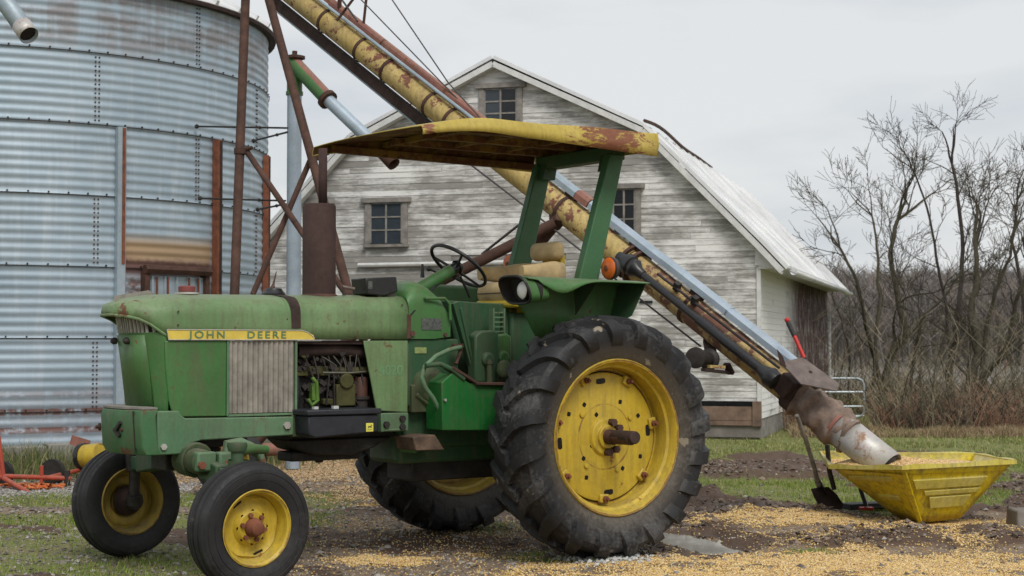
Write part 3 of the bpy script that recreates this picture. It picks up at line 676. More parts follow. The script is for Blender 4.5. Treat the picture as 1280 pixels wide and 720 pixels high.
boards('gable_siding', lambda z: (AX - halfw(z), AX + halfw(z)), .52, AZ - .02, gp, 3)
boards('side_siding', lambda z: (.055, LEN), .30, 2.66, lambda u, z, o: (o, u, z), 4, redf=lambda u: float(sstep(2.8, 5.6, u)))
mb = MB(); poly = [(AX - HW, .0), (AX + HW, .0), (AX + HW, EZ), (AX + KX, KZ), (AX, AZ), (AX - KX, KZ), (AX - HW, EZ)]
mb.prism(poly, .004, .06); mb.build('gable_wall', 'wood_grey', barn, smooth=0)
mb = MB(); mb.bb(-.06, -.004, .06, LEN, 0, 2.66); mb.bb(AX - HW, AX - HW + .06, .06, LEN, 0, EZ); mb.build('side_wall', 'wood_grey', barn, smooth=0)
mb = MB(); mb.prism(poly, LEN - .06, LEN); mb.build('rear_wall', 'wood_grey', barn, smooth=0)
# corner boards and rakes
mb = MB(); mb.bb(-.035, .026, -.030, .05, .56, 2.62); mb.build('corner_board', 'trim_white', barn, smooth=0)
# roof: profile (x, z) pushed along the barn
OUT = [(AX + HW + .42, 2.50), (AX + HW + .02, 2.93), (AX + KX, KZ + .07), (AX, AZ + .08), (AX - KX, KZ + .07), (AX - HW - .02, 2.93), (AX - HW - .42, 2.50)]
mb = MB()
def sheet(p, q, y0, y1, th=.035):
    p = Vector((p[0], 0, p[1])); q = Vector((q[0], 0, q[1])); n = (q - p).normalized().cross(Vector((0, 1, 0))); n = n if n.z > 0 else -n
    vs = []
    for y in (y0, y1):
        for v in (p, q, q + n * th, p + n * th): vs.append((v.x, y, v.z))
    mb.add(vs, [(0, 1, 2, 3), (7, 6, 5, 4), (0, 4, 5, 1), (1, 5, 6, 2), (2, 6, 7, 3), (3, 7, 4, 0)])
    L = (q - p).length; k = int((y1 - y0) / .62)
    for i in range(k + 1):                       # standing seams
        y = y0 + .01 + (y1 - y0 - .02) * i / k; a = p + n * (th + .008); b = q + n * (th + .008)
        mb.beam((a.x, y, a.z), (b.x, y, b.z), .018, .020, n)
for i in range(6): sheet(OUT[i], OUT[i + 1], -.20, LEN + .25)
roof = mb.build('roof', 'roof_white', barn, smooth=0)
mb = MB()                                        # rake boards under the roof edge
for s in (1, -1):
    P = [(AX + s * (HW + .36), 2.47), (AX + s * HW, 2.86), (AX + s * KX, KZ), (AX, AZ)]
    for a, b in zip(P, P[1:]):
        mb.beam((a[0], -.10, a[1] - .03), (b[0], -.10, b[1] - .03), .16, .035, (0, 0, 1)); mb.beam((a[0], -.185, a[1] - .0), (b[0], -.185, b[1] - .0), .020, .085, (0, 0, 1))
mb.build('rake_board', 'trim_white', barn, smooth=0)
mb = MB(); 
mb.loft([[(.47 + .06 * cos(t), y, 2.50 + .06 * sin(t)) for t in np.linspace(pi, 2 * pi, 7)] for y in (.35, LEN + .3)])
mb.build('gutter', 'roof_white', barn, solid=.006)
mb = MB(); mb.bb(.0, .45, -.05, LEN, 2.52, 2.56); mb.build('soffit', 'trim_white', barn, smooth=0)
mb = MB(); mb.prism([(-.05, 2.58), (.03, 2.56), (.34, 2.50), (.06, 2.80), (-.05, 2.88)], -.06, -.005); mb.build('eave_return', 'trim_white', barn, smooth=0)
mb = MB(); p = [(-1.6 + .0, -.12, 4.78)]         # rusty strip lying along the break of the roof
mb.tube([(AX + KX + .02 + .03 * sin(t * 5), -.1 + 6.6 * t, KZ + .16 + .05 * sin(t * 9) * (1 - t) - .03 * t) for t in np.linspace(0, 1, 20)], .028, 5); mb.build('ridge_strip', 'rust', barn)
mb = MB()
mb.tube([(.44, LEN + .1, 2.46), (.30, LEN + .12, 2.3), (.05, LEN + .12, 2.05), (.05, LEN + .12, .1)], .03, 6); mb.build('downpipe', 'trim_white', barn)
# windows
for x0, x1, z0, z1 in OPEN:
    mb = MB(); fw = .085
    mb.bb(x0 - fw, x0, -.055, .0, z0 - .02, z1 + .02); mb.bb(x1, x1 + fw, -.055, .0, z0 - .02, z1 + .02)
    mb.bb(x0 - fw - .06, x1 + fw + .06, -.085, 0, z1 + .022, z1 + .10); mb.bb(x0 - fw - .02, x1 + fw + .02, -.09, 0, z0 - .065, z0 - .022)
    wf = mb.build('window', 'wood_grey', barn, smooth=0, bevel=.004)
    mb = MB(); mx_ = (x0 + x1) / 2; mb.bb(mx_ - .014, mx_ + .014, -.047, -.030, z0, z1); mb.bb(x0, x1, -.045, -.032, z0 + (z1 - z0) / 3 - .011, z0 + (z1 - z0) / 3 + .011); mb.bb(x0, x1, -.045, -.032, z0 + (z1 - z0) * 2 / 3 - .011, z0 + (z1 - z0) * 2 / 3 + .011)
    for a in (x0 + .008, x1 - .008): mb.bb(a - .014, a + .014, -.046, -.031, z0, z1)
    mb.build('sash', 'wood_grey', wf, smooth=0)
    mb = MB(); k = 0
    for ci in range(2):
        for ri in range(3):
            k += 1; a = x0 + (x1 - x0) * ci / 2; b = a + (x1 - x0) / 2; c_ = z0 + (z1 - z0) * ri / 3; d = c_ + (z1 - z0) / 3
            mb.m(1 if (x0 < -4 and x0 > -5 and ci == 0) or (x0 < -5) else 0).add([(a, -.034, c_), (b, -.034, c_), (b, -.033, d), (a, -.034 + .001 * (k % 3), d)], [(0, 1, 2, 3)])
    mb.build('pane', ['window_dark', 'window_pane'], wf, smooth=0)
    mb = MB(); mb.bb(x0, x1, -.0255, .003, z0, z1); mb.build('dark_interior', 'window_dark', wf, smooth=0)
mb = MB(); mb.tube([(-6.33, -.06, 2.655), (-4.2, -.06, 2.665), (-3.0, -.06, 2.68)], .035, 8); mb.build('track_rail', 'trim_white', barn)
mb = MB(); mb.bb(-.9, .03, -.035, .0, .02, .52); mb.bb(-7.9, -.9, -.02, .0, .02, .52); mb.build('foundation', 'stone', barn, smooth=0, bevel=.01)
mb = MB(); mb.bb(-1.35, .0, -.06, -.037, .27, .48); mb.bb(-1.35, .02, -.075, -.037, .20, .265); mb.bb(-2.6, -1.37, -.055, -.037, .20, .47)
mb.bb(-.10, .03, -.085, -.02, .19, .56); mb.build('sill_board', 'wood_brown', barn, smooth=0, bevel=.005)
mb = MB(); mb.bb(-3.2, -.1, -.05, -.036, .485, .56); mb.bb(-3.2, -.1, -.05, -.036, .265, .275); mb.build('sill_gap', 'window_dark', barn, smooth=0)
mb = MB(); mb.bb(-1.96, -1.72, -.028, -.022, 2.80, 2.86); mb.bb(-1.80, -1.60, -.03, -.022, 2.02, 2.06); mb.build('gap', 'window_dark', barn, smooth=0)
# ------------------------------------------------------------------ upright unloading auger beside the bin
BOT = W(366, 585, 18.6); ua = thing('unloading_auger', 'upright pale blue auger tube with a green elbow and downward spout beside the bin', 'auger', (BOT.x, BOT.y, 0)); O = Vector((BOT.x, BOT.y, 0))
T = W(366, 82, 18.6) - O; T.x = 0; T.y = 0
mb = MB(); mb.tube([(0, 0, 0), (0, 0, T.z - .3)], .083, 20); mb.build('upright_tube', 'galvanised_blue', ua)
mb = MB(); mb.lathe([(T.z - .34, .09), (T.z - .34, .098), (T.z - .3, .098)], n=20); mb.tube([(0, 0, T.z - .33), (0, 0, T.z + .05)], .088, 20); mb.build('head_tube', 'green', ua)
E1 = W(409, 124, 18.3) - O; E2 = W(478, 190, 18.0) - O; H0 = W(366, 78, 18.6) - O
D = (E1 - H0).normalized()
mb = MB(); mb.tube([H0 - D * .05, E1], .082, 18); mb.build('elbow_tube', 'green', ua)
mb = MB(); mb.m(0); q = (D.cross(Vector((0, 1, 0)))).normalized(); q = q if q.z > 0 else -q
mb.tube([H0 + q * .012, E1 - D * .02 + q * .012], .078, 18); mb.build('elbow_cover', 'red_faded', ua)
mb = MB(); mb.tube([E1 - D * .02, E1 + D * .03], .115, 18); mb.build('flange', 'rust', ua); mb = MB(); mb.lathe([(0, .0), (0, .12), (.03, .12), (.05, .03), (.09, .03), (.09, 0)], (0, 0, H0.z + .04), n=16); mb.build('head_cap', 'rust', ua)
mb = MB(); mb.tube([E1, E2], .072, 18); mb.build('spout', 'galvanised_blue', ua)
mb = MB(); mb.tube([E2 - D * .01, E2 + D * .22], .076, 14, cap=False); mb.build('spout_end', 'rust', ua, solid=.004)
for pa, pb in (((360, 160), (246, 158)), ((360, 165), (317, 176)), ((357, 251), (250, 248)), ((357, 255), (322, 262))):
    mb = MB(); a = W(pa[0], pa[1], 18.55) - O; bw = W(pb[0], pb[1], 19.3 if pb[0] < 300 else 20.3) - O; mb.tube([a, bw], .012, 6); mb.ball(bw, .03, 6); mb.ball(a.lerp(bw, .3), .022, 6); mb.build('support_rod', 'iron', ua)
# ------------------------------------------------------------------ chute hanging in from upper left
a = W(36, 44, 15.5); b = W(-40, -62, 16.2); ch = thing('filling_spout', 'short galvanised spout end hanging in at the upper left corner in front of the bin', 'spout', a)
mb = MB(); mb.tube([(0, 0, 0), (b - a)], .088, 24, cap=False); mb.build('spout_tube', 'galvanised', ch, solid=.004)
d = (b - a).normalized(); mb = MB(); mb.tube([d * -.005, d * .16], .093, 24, cap=False); mb.build('end_sleeve', 'tube_pale', ch, solid=.003)
mb = MB(); mb.tube([d * .03, d * .05], .075, 20); mb.build('spout_mouth', 'window_dark', ch)
# ------------------------------------------------------------------ portable grain auger
P0 = W(1112, 585, 12.75); P1 = W(345, -25, 17.5); AXD = (P1 - P0).normalized(); ALEN = (P1 - P0).length
ag = thing('grain_auger', 'long rusty yellow grain auger slanting up from the yellow hopper behind the tractor', 'auger', (P0.x, P0.y, 0)); AO = Vector((P0.x, P0.y, 0))
UP = (Vector((0, 0, 1)) - AXD * AXD.z).normalized(); SD = AXD.cross(UP).normalized(); SD = SD if SD.y < 0 else -SD   # toward the camera
def Apx(px):                                    # axis parameter of the point seen at column px
    lo, hi = 0., 1.
    for _ in range(40):
        m = (lo + hi) / 2; p = P0.lerp(P1, m); x = 640 + F_PX * p.x / (p.y * cos(PITCH) + (p.z - CAMH) * sin(PITCH))
        if x > px: lo = m
        else: hi = m
    return lo
def AP(px, up=0, sd=0): return P0.lerp(P1, Apx(px)) + UP * up + SD * sd - AO
R_ = .124
mb = MB(); mb.tube([AP(p) for p in (1003, 900, 790)] , R_, 28); mb.build('lower_tube', 'yellow_tube_low', ag)
mb = MB(); mb.tube([AP(789), AP(640), AP(500), AP(346)], R_ * 1.02, 28); mb.build('upper_tube', 'yellow_tube', ag)
mb = MB(); mb.tube([AP(1116), AP(1050)], R_ * 1.06, 28, cap=False); mb.build('intake_tube', 'tube_pale', ag, solid=.004)
mb = MB(); mb.tube([AP(1114), AP(1040)], .04, 12); 
for k in range(26):
    t0 = k * .5; 
fl = []; 
for k in range(60):
    th = k * .42; c = AP(1114 - k * 1.0); e = c + (UP * cos(th) + SD * sin(th)) * .115; fl.append([c, e])
mb.loft(fl); mb.build('flighting', 'iron', ag, smooth=60, solid=.004)
# the wrapped joint: crumpled cloth with folds
r = np.random.RandomState(4); secs = []
for k, px in enumerate(np.linspace(1064, 996, 26)):
    row = []; base = R_ * (1.10 + .16 * max(0, sin((k - 2) / 23 * pi)) + .07 * sin(k * 1.1 + 1) + .05 * sin(k * 2.3)); c = AP(px)
    for j in range(36):
        t = 2 * pi * j / 36; rad = base * (1 + .09 * sin(2 * t + k * .35) + .07 * sin(3 * t - k * .8) + .045 * sin(7 * t + k * 1.1) + r.normal(0, .014)); row.append(c + (UP * cos(t) + SD * sin(t)) * rad)
    secs.append(row)
mb = MB(); mb.loft(secs, close=True, capends=True); mb.build('cloth_wrap', 'wrap', ag, smooth=60)
mb = MB()
c = AP(1048); mb.tube([c - AXD * .015 + SD * .0, c + AXD * .015], .148, 24)
mb.build('wrap_band', 'red_faded', ag, smooth=30)
mb = MB(); mb.lathe([(-.05, .12), (-.05, .162), (.05, .162), (.05, .12)], AP(996), AXD, 24, cap=True); mb.build('intake_collar', 'rust_dark', ag, bevel=.006)
for px in (787, 796): mb = MB(); mb.lathe([(-.014, .12), (-.014, .166), (.014, .166), (.014, .12)], AP(px), AXD, 28); mb.build('flange', 'rust', ag)
# shaft cover: inverted channel, galvanised below, rusted above
def cover(pa, ua_, pb, ub_, mat, name='shaft_cover', w_=.105, h_=.075):
    mb = MB(); a = AP(pa, ua_); b = AP(pb, ub_)
    prof = [(-w_ / 2, -h_ / 2), (-w_ / 2, h_ * .15), (-w_ * .28, h_ / 2), (w_ * .28, h_ / 2), (w_ / 2, h_ * .15), (w_ / 2, -h_ / 2)]
    mb.loft([[c + SD * x + UP * y for x, y in prof] for c in (a, b)], close=True, capends=True); return mb.build(name, mat, ag, smooth=20)
UPC = lambda px: .196 + (.006 if px > 700 else 0)
cover(1012, .20, 897, UPC(897), 'galvanised_blue'); cover(899, UPC(899) + .004, 815, UPC(815) + .004, 'galvanised_blue'); cover(817, UPC(817), 728, UPC(728), 'galvanised_blue', w_=.108)
cover(727, UPC(727), 712, UPC(712), 'red_faded', w_=.115, h_=.085); cover(711, UPC(711) - .004, 620, UPC(620), 'galvanised')
for a, b in ((621, 548), (549, 470), (472, 350)): cover(a, UPC(a), b, UPC(b), 'red_faded', w_=.085, h_=.062)
mb = MB(); mb.tube([AP(640, .17, .07), AP(350, .15, .08)], .018, 8); mb.build('conduit', 'galvanised', ag)
for px in (895, 815, 726): mb = MB(); mb.lathe([(-.008, .062), (.008, .062)], AP(px, UPC(px)), AXD, 6); 
# brackets that carry the cover, each with a strap round the tube
for px in (410, 455, 488, 541, 566, 706, 786, 862):
    mb = MB(); c = AP(px); mb.lathe([(-.018, R_ * 1.05), (-.018, R_ * 1.10), (.018, R_ * 1.10), (.018, R_ * 1.05)], c, AXD, 24)
    mb.beam(AP(px, .10), AP(px, .165), .13, .06, SD); mb.build('cover_bracket', 'rust', ag)
# drive shaft in its black guard, on the camera side
sh0, sh1 = AP(972, .045, .20), AP(812, .05, .20)
mb = MB(); m_ = sh0.lerp(sh1, .52); mb.tube([sh0, m_], .042, 20); mb.tube([m_ - AXD * .05, sh1], .034, 20); mb.build('drive_shaft', 'black_shaft', ag)
mb = MB(); mb.lathe([(-.06, .04), (0, .05), (.05, .082), (.09, .075), (.10, .09), (.15, .085), (.20, .05), (.26, .04)], sh1, AXD, 24, cap=True); mb.build('shaft_bell', 'black_plastic', ag)
mb = MB(); mb.lathe([(-.12, .03), (-.10, .075), (-.03, .085), (.0, .07), (.05, .05), (.08, .045)], sh0, AXD, 20, cap=True); mb.build('lower_bell', 'black_plastic', ag)
mb = MB(); mb.beam(sh0 - AXD * .10 + UP * .02 - SD * .1, sh0 - AXD * .24 - SD * .1, .2, .17, UP); mb.build('gearbox', 'rust_dark', ag, bevel=.01)
mb = MB(); mb.tube([AP(975, .13, .13), AP(826, .12, .14)], .012, 8)
for px in (870, 848): mb.beam(AP(px, .10, .11), AP(px, .17, .14), .05, .05, AXD)
mb.build('guard_rod', 'iron', ag)
# flat cover plate over the joint
pl = [W(*q) - AO for q in ((976, 453, 12.95), (1003, 447, 13.1), (1049, 480, 12.95), (1046, 489, 12.85), (1001, 480, 12.75))]
mb = MB(); mb.add(pl, [(0, 1, 2, 3, 4)]); mb.build('cover_plate', 'plate_steel', ag, smooth=0, solid=.008)
mb = MB(); n_ = (pl[1] - pl[0]).cross(pl[4] - pl[0]).normalized(); n_ = n_ if n_.z > 0 else -n_; mb.hexbolt((pl[0] + pl[2]) / 2 + n_ * .004, n_, .016, .012)
mb.add([W(*q) - AO for q in ((971, 436, 12.9), (979, 446, 12.9), (983, 459, 12.9), (975, 456, 12.9))], [(0, 1, 2, 3)]); mb.build('plate_tab', 'rust_dark', ag, smooth=0)
# red lever with a black grip
a, m1, m2, b = [W(*q) - AO for q in ((1005, 447, 13.1), (993, 420, 13.15), (985, 403, 13.2), (983, 398, 13.2))]
mb = MB(); mb.tube([a, m1], .016, 10); lv = mb.build('lever', 'red_handle', ag)
mb = MB(); mb.tube([m1, m2], .020, 10); mb.build('lever_grip', 'black_grip', lv); mb = MB(); mb.ball(m2.lerp(b, .6), .022, 10); mb.build('lever_knob', 'red_handle', lv)
# winch drum under the tube
wd = AP(893, -.2, .06); mb = MB(); ax = (SD * .85 - AXD * .2 + UP * -.1).normalized(); s0 = W(868, 447, 13.3) - AO; s1 = W(893, 450, 13.7) - AO; ax = (s1 - s0).normalized()
mb.lathe([(0, .055), (.01, .085), (.03, .088), (.045, .075), (.05, .06), (.30, .06), (.32, .09), (.34, .09)], s0, ax, 24, cap=True); mb.build('winch_drum', 'iron', ag)
mb = MB(); mb.beam(s1 - ax * .05, AP(893, -.11), .09, .05); mb.beam(W(879, 462, 13.4) - AO, W(912, 466, 13.6) - AO, .05, .025); mb.beam(W(908, 455, 13.55) - AO, W(914, 467, 13.6) - AO, .06, .03); mb.build('winch_bracket', 'rust_dark', ag)
mb = MB(); mb.beam(W(886, 458, 13.3) - AO, W(905, 459, 13.4) - AO, .035, .025); mb.build('winch_label', 'yellow_tube', ag)
# track channel under the tube, its truss cable and the lift arms
ca, cb_ = AP(560, -.205), AP(346, -.205)
mb = MB(); mb.beam(ca, cb_, .075, .095, UP); mb.build('track_channel', 'rust_dark', ag, smooth=0)
mb = MB(); off = UP * -.068; mb.beam(ca + off, cb_ + off, .03, .016, UP)
for t in (.18, .33, .48, .62, .76, .9): mb.beam(ca.lerp(cb_, t) - UP * .02, ca.lerp(cb_, t) + off, .02, .02, AXD)
mb.build('track_rod', 'galvanised', ag, smooth=0)
mb = MB(); mb.beam(W(697, 281, 14.8) - AO, AP(697, -.02), .10, .12, UP); mb.build('track_mount', 'rust', ag)
AXL, AXR = W(312, 566, 15.1), W(512, 562, 15.1); AXL.z = AXR.z = .44
WL, WR_ = AXL - AO, AXR - AO
arm_end1, arm_end2 = W(470, 402, 14.6) - AO, W(560, 395, 14.9) - AO
mb = MB(); mb.tube([W(694, 279, 14.8) - AO, W(553, 350, 14.9) - AO, W(440, 420, 15.0) - AO], .052, 14); mb.build('lift_arm', 'rust', ag)
mb = MB(); mb.tube([W(697, 277, 14.9) - AO, W(640, 345, 15.0) - AO, WR_ + Vector((.3, .1, 0))], .052, 14); mb.build('lift_arm', 'rust', ag)
mb = MB(); mb.tube([W(440, 420, 15.0) - AO, WL], .052, 12); mb.build('lift_arm', 'rust', ag)
mb = MB(); mb.tube([W(655, 276, 14.9) - AO, W(602, 318, 14.95) - AO], .013, 6); mb.tube([W(694, 285, 14.9) - AO, W(668, 316, 14.95) - AO], .013, 6); mb.build('brace_rod', 'iron', ag)
mb = MB(); mb.tube([WL - Vector((.25, 0, 0)), WR_ + Vector((.25, 0, 0))], .06, 12); mb.build('axle', 'red_faded', ag)
for s, wp in ((-1, WL - Vector((.18, 0, 0))), (1, WR_ + Vector((.05, 0, 0)))):
    wp = wp + Vector((0, 0, .345 - wp.z)); wh = MB(); wh.lathe([(-.07, .19), (-.09, .26), (-.06, .325), (0, .34), (.06, .325), (.09, .26), (.07, .19)], (0, 0, 0), (0, 1, 0), 36); o = wh.build('wheel', 'rubber_front', ag, loc=wp)
    wh = MB(); wh.lathe([(-.07, .195), (-.05, .17), (0, .15), (.0, .01)], (0, 0, 0), (0, 1, 0), 30); wh.build('rim', 'yellow_dim', o)
# uprights of the folding frame and their cross braces
def bar(name, a, b, r_, mat='rust', sq=False, n=10):
    mb = MB(); 
    if sq: mb.beam(a, b, r_ * 2, r_ * 2)
    else: mb.tube([a, b], r_, n)
    return mb.build(name, mat, ag)
f1a, f1b = W(308, -30, 17.0) - AO, W(293, 372, 15.6) - AO; bar('frame_leg', f1a, f1a.lerp(f1b, 1.0), .046); bar('frame_leg', f1b, WL, .04)
f2a, f2b = W(328, -30, 16.8) - AO, W(439, 378, 15.2) - AO; bar('frame_leg', f2a, f2b, .044); bar('frame_leg', f2b, WR_ - Vector((.1, 0, 0)), .04)
bar('cross_brace', W(309, 190, 16.2) - AO, W(384, 300, 15.5) - AO, .030); bar('cross_brace', W(390, 195, 16.0) - AO, W(316, 368, 15.6) - AO, .028)
bar('cross_brace', W(384, 300, 15.5) - AO, W(436, 372, 15.2) - AO, .03)
for q, d_ in (((301, 189), 16.2), ((396, 196), 15.95)): mb = MB(); c = W(q[0], q[1], d_) - AO; mb.lathe([(-.03, .068), (.03, .068)], c, (0, .0, 1), 12, cap=True); mb.tube([c, c + Vector((.12, -.05, .03))], .02, 8); mb.build('brace_clamp', 'rust', ag)
# top mast with stay wires
mb = MB(); mb.tube([AP(420, .1), W(424, -60, 16.6) - AO], .022, 6); mb.tube([AP(446, .16), W(462, -40, 16.5) - AO], .016, 6); mb.tube([W(421, 26, 16.6) - AO, W(452, -15, 16.5) - AO], .014, 6); mb.build('mast', 'rust', ag)
mb = MB(); mb.tube([W(424, -5, 16.6) - AO, W(447, 27, 16.4) - AO], .010, 6); mb.tube([W(440, -12, 16.5) - AO, AP(597, .15)], .007, 5); mb.tube([W(470, -30, 16.2) - AO, W(560, 103, 15.6) - AO, W(616, 165, 15.2) - AO], .007, 5); mb.build('stay_wire', 'wire', ag)
mb = MB(); mb.tube([W(548, 180, 15.6) - AO, W(582, 201, 15.4) - AO, W(655, 257, 15.0) - AO, W(727, 314, 14.6) - AO, W(790, 366, 14.3) - AO, W(876, 433, 13.85) - AO], .0085, 6); mb.build('hoist_cable', 'wire', ag)
# bar standing on the ground from the intake
mb = MB(); mb.tube([W(1034, 556, 13.4) - AO, W(1037, 590, 13.4) - AO, W(1043, 612, 13.4) - AO], .02, 8); mb.build('intake_foot', 'iron', ag)
# ------------------------------------------------------------------ shovel leaning on the auger
g0 = W(1030, 634, 13.6); sv = thing('shovel', 'rusty dark shovel leaning on the lower end of the auger beside the yellow hopper', 'shovel', (g0.x, g0.y, 0)); SO = Vector((g0.x, g0.y, 0))
h = [W(996, 519, 12.95) - SO, W(1008, 552, 13.15) - SO, W(1018, 585, 13.35) - SO, W(1023, 607, 13.5) - SO]
mb = MB(); mb.tube(h, [.016, .018, .019, .02], 10); mb.build('handle', 'wood_grey', sv)
rows = []
for (xa, ya, xb, yb, dd) in ((1014, 611, 1036, 609, 13.5), (1018, 622, 1046, 618, 13.52), (1024, 632, 1054, 630, 13.5), (1031, 637, 1052, 637, 13.45)):
    L_, R2 = W(xa, ya, dd) - SO, W(xb, yb, dd + .15) - SO; rows.append([L_, L_.lerp(R2, .25) + Vector((.01, .05, 0)), L_.lerp(R2, .5) + Vector((.02, .07, 0)), L_.lerp(R2, .75) + Vector((.01, .05, 0)), R2])
mb = MB(); mb.loft(rows); mb.build('blade', 'rust_dark', sv, smooth=60, solid=.006)
mb = MB(); mb.tube([h[-1] - (h[-1] - h[-2]) * .3, rows[0][2], rows[1][2]], [.024, .026, .012], 10); mb.build('socket', 'iron', sv)
# ------------------------------------------------------------------ hopper
c0 = W(1150, 656, 12.75); hp = thing('hopper', 'bright yellow square hopper tray full of corn under the lower end of the auger', 'hopper', (c0.x, c0.y, 0)); HO = Vector((c0.x, c0.y, 0))
zr = .52
def hz(px, py, z):
    rr_ = ray(px, py); t = (z - CAMH) / rr_.z; return Vector((0, 0, CAMH)) + rr_ * t - HO
A_ = hz(1041, 583, .50); B_ = hz(1128, 584, .50); C_ = hz(1272, 576, .53)
# near corner B; left side runs A-B, right side B-C; close the rim behind
A_ = W(1040, 583, 12.9) - HO; B_ = W(1128, 584, 12.35) - HO; C_ = W(1266, 577, 12.75) - HO; A2 = W(1027, 559, 13.8) - HO; C2 = W(1218, 567, 13.7) - HO
z_ = (A_.z + B_.z + C_.z) / 3
for v in (A_, B_, C_): v.z = z_ + (v.z - z_) * 1
A2.z = z_ + .02; C2.z = z_ + .01
bA, bB, bC = W(1118, 626, 13.05) - HO, W(1150, 657, 12.72) - HO, W(1200, 648, 12.85) - HO; bA.z, bB.z, bC.z = .05, .03, .05
bD = W(1165, 630, 13.3) - HO; bD.z = .05
rim = [A_, B_, C_, C2, A2]; bot = [bA, bB, bC, bD, bA + Vector((.03, .2, 0))]
def wallquad(mb, a, b, c, d, n=10, m=6):
    secs = []
    for i in range(n + 1):
        t = i / n; p = a.lerp(b, t); q = d.lerp(c, t); secs.append([p.lerp(q, j / m) for j in range(m + 1)])
    mb.loft(secs)
mb = MB()
for i in range(5): wallquad(mb, rim[i], rim[(i + 1) % 5], bot[(i + 1) % 5], bot[i])
mb.add(bot, [(0, 1, 2, 3, 4)]); mb.build('tray', 'yellow_hopper', hp, smooth=20, solid=.008)
cen = sum(rim, Vector()) / 5; mb = MB()
rp_ = [v + (v - cen).normalized() * .03 for v in rim]
for i in range(5):
    j = (i + 1) % 5; nseg = 8
    mb.loft([[rim[i].lerp(rim[j], t / nseg) + Vector((0, 0, .012)), rp_[i].lerp(rp_[j], t / nseg) + Vector((0, 0, .016 + .006 * sin(t * 1.3))), rp_[i].lerp(rp_[j], t / nseg) + Vector((0, 0, -.018)), rim[i].lerp(rim[j], t / nseg) + Vector((0, 0, -.012))] for t in range(nseg + 1)], close=True)
mb.build('rim', 'hopper_rib', hp, smooth=30)
def onwall(a, b, c, d, u, v): return a.lerp(b, u).lerp(d.lerp(c, u), v)
nr = ((C_ - B_).cross(bB - B_)).normalized(); nr = nr if nr.y < 0 else -nr; nl = ((B_ - A_).cross(bB - B_)).normalized(); nl = nl if nl.y < 0 else -nl
for (u0, u1, v0, v1) in ((.06, .84, .22, .38), (.16, .86, .42, .50), (.22, .80, .54, .74)):
    mb = MB(); vs = [onwall(B_, C_, bC, bB, u, v) + nr * o for o in (.0, .022) for u, v in ((u0, v0), (u1, v0), (u1, v1), (u0, v1))]
    mb.add(vs, [(0, 1, 2, 3), (4, 5, 6, 7), (0, 1, 5, 4), (1, 2, 6, 5), (2, 3, 7, 6), (3, 0, 4, 7)]); mb.build('side_rib', 'hopper_rib', hp, bevel=.004)
for (u0, u1, v0, v1) in ((.1, .80, .16, .24), (.3, .75, .52, .60)):
    mb = MB(); vs = [onwall(A_, B_, bB, bA, u, v) + nl * o for o in (.0, .018) for u, v in ((u0, v0), (u1, v0), (u1, v1), (u0, v1))]
    mb.add(vs, [(0, 1, 2, 3), (4, 5, 6, 7), (0, 1, 5, 4), (1, 2, 6, 5), (2, 3, 7, 6), (3, 0, 4, 7)]); mb.build('side_rib', 'hopper_rib', hp, bevel=.004)
mb = MB(); mb.beam(B_ + nr * .004, bB + nr * .004, .035, .02); mb.build('corner_seam', 'yellow_hopper', hp, bevel=.005)
# grain inside: a bed of kernels heaped round the tube
V = [v * 1 for v in rim]; bed = MB()
secs = []
for i in range(13):
    t = i / 12
    row = []
    for j in range(13):
        s_ = j / 12; p = (A_.lerp(C_, t)).lerp(A2.lerp(C2, t), s_); q = B_; 
        row.append(p)
    secs.append(row)
def inside(px_, py_):
    c = False; n = 5
    for i in range(n):
        a, b = rim[i], rim[(i + 1) % n]
        if (a.y > py_) != (b.y > py_) and px_ < (b.x - a.x) * (py_ - a.y) / (b.y - a.y) + a.x: c = not c
    return c
r = np.random.RandomState(3); K = []
xs_ = [v.x for v in rim]; ys_ = [v.y for v in rim]
foot = W(1105, 575, 12.9) - HO
while len(K) < 16000:
    a = r.uniform(min(xs_), max(xs_)); b = r.uniform(min(ys_), max(ys_))
    if not inside(a, b): continue
    e = 1e9
    for i in range(5):
        p, q = rim[i], rim[(i + 1) % 5]; d = (q - p); L_ = math.hypot(d.x, d.y); e = min(e, abs((a - p.x) * d.y - (b - p.y) * d.x) / L_)
    if e < .055: continue
    K.append((a + HO.x, b + HO.y, z_ - .055 + .04 * min(e / .35, 1) + .07 * math.exp(-((a - foot.x) ** 2 + (b - foot.y - .1) ** 2) / .10) + .01 * sin(a * 9) * sin(b * 8)))
K = np.array(K)
tag(bits('hopper_grain', K[:, 0], K[:, 1], K[:, 2], r.uniform(.011, .017, len(K)), .7, pick([(.60, .40, .16), (.68, .50, .24), (.48, .28, .12), (.56, .42, .26)], len(K), r), 'grain', r), 'orange yellow corn kernels filling the yellow hopper round the auger tube', 'corn', kind='stuff')
mb = MB(); secs = []
cz = z_ - .05
mb.add([Vector((v.x, v.y, cz)) for v in [x * .97 + cen * .03 for x in rim]], [(0, 1, 2, 3, 4)]); mb.build('grain_bed', 'corn_bed', hp, smooth=0)
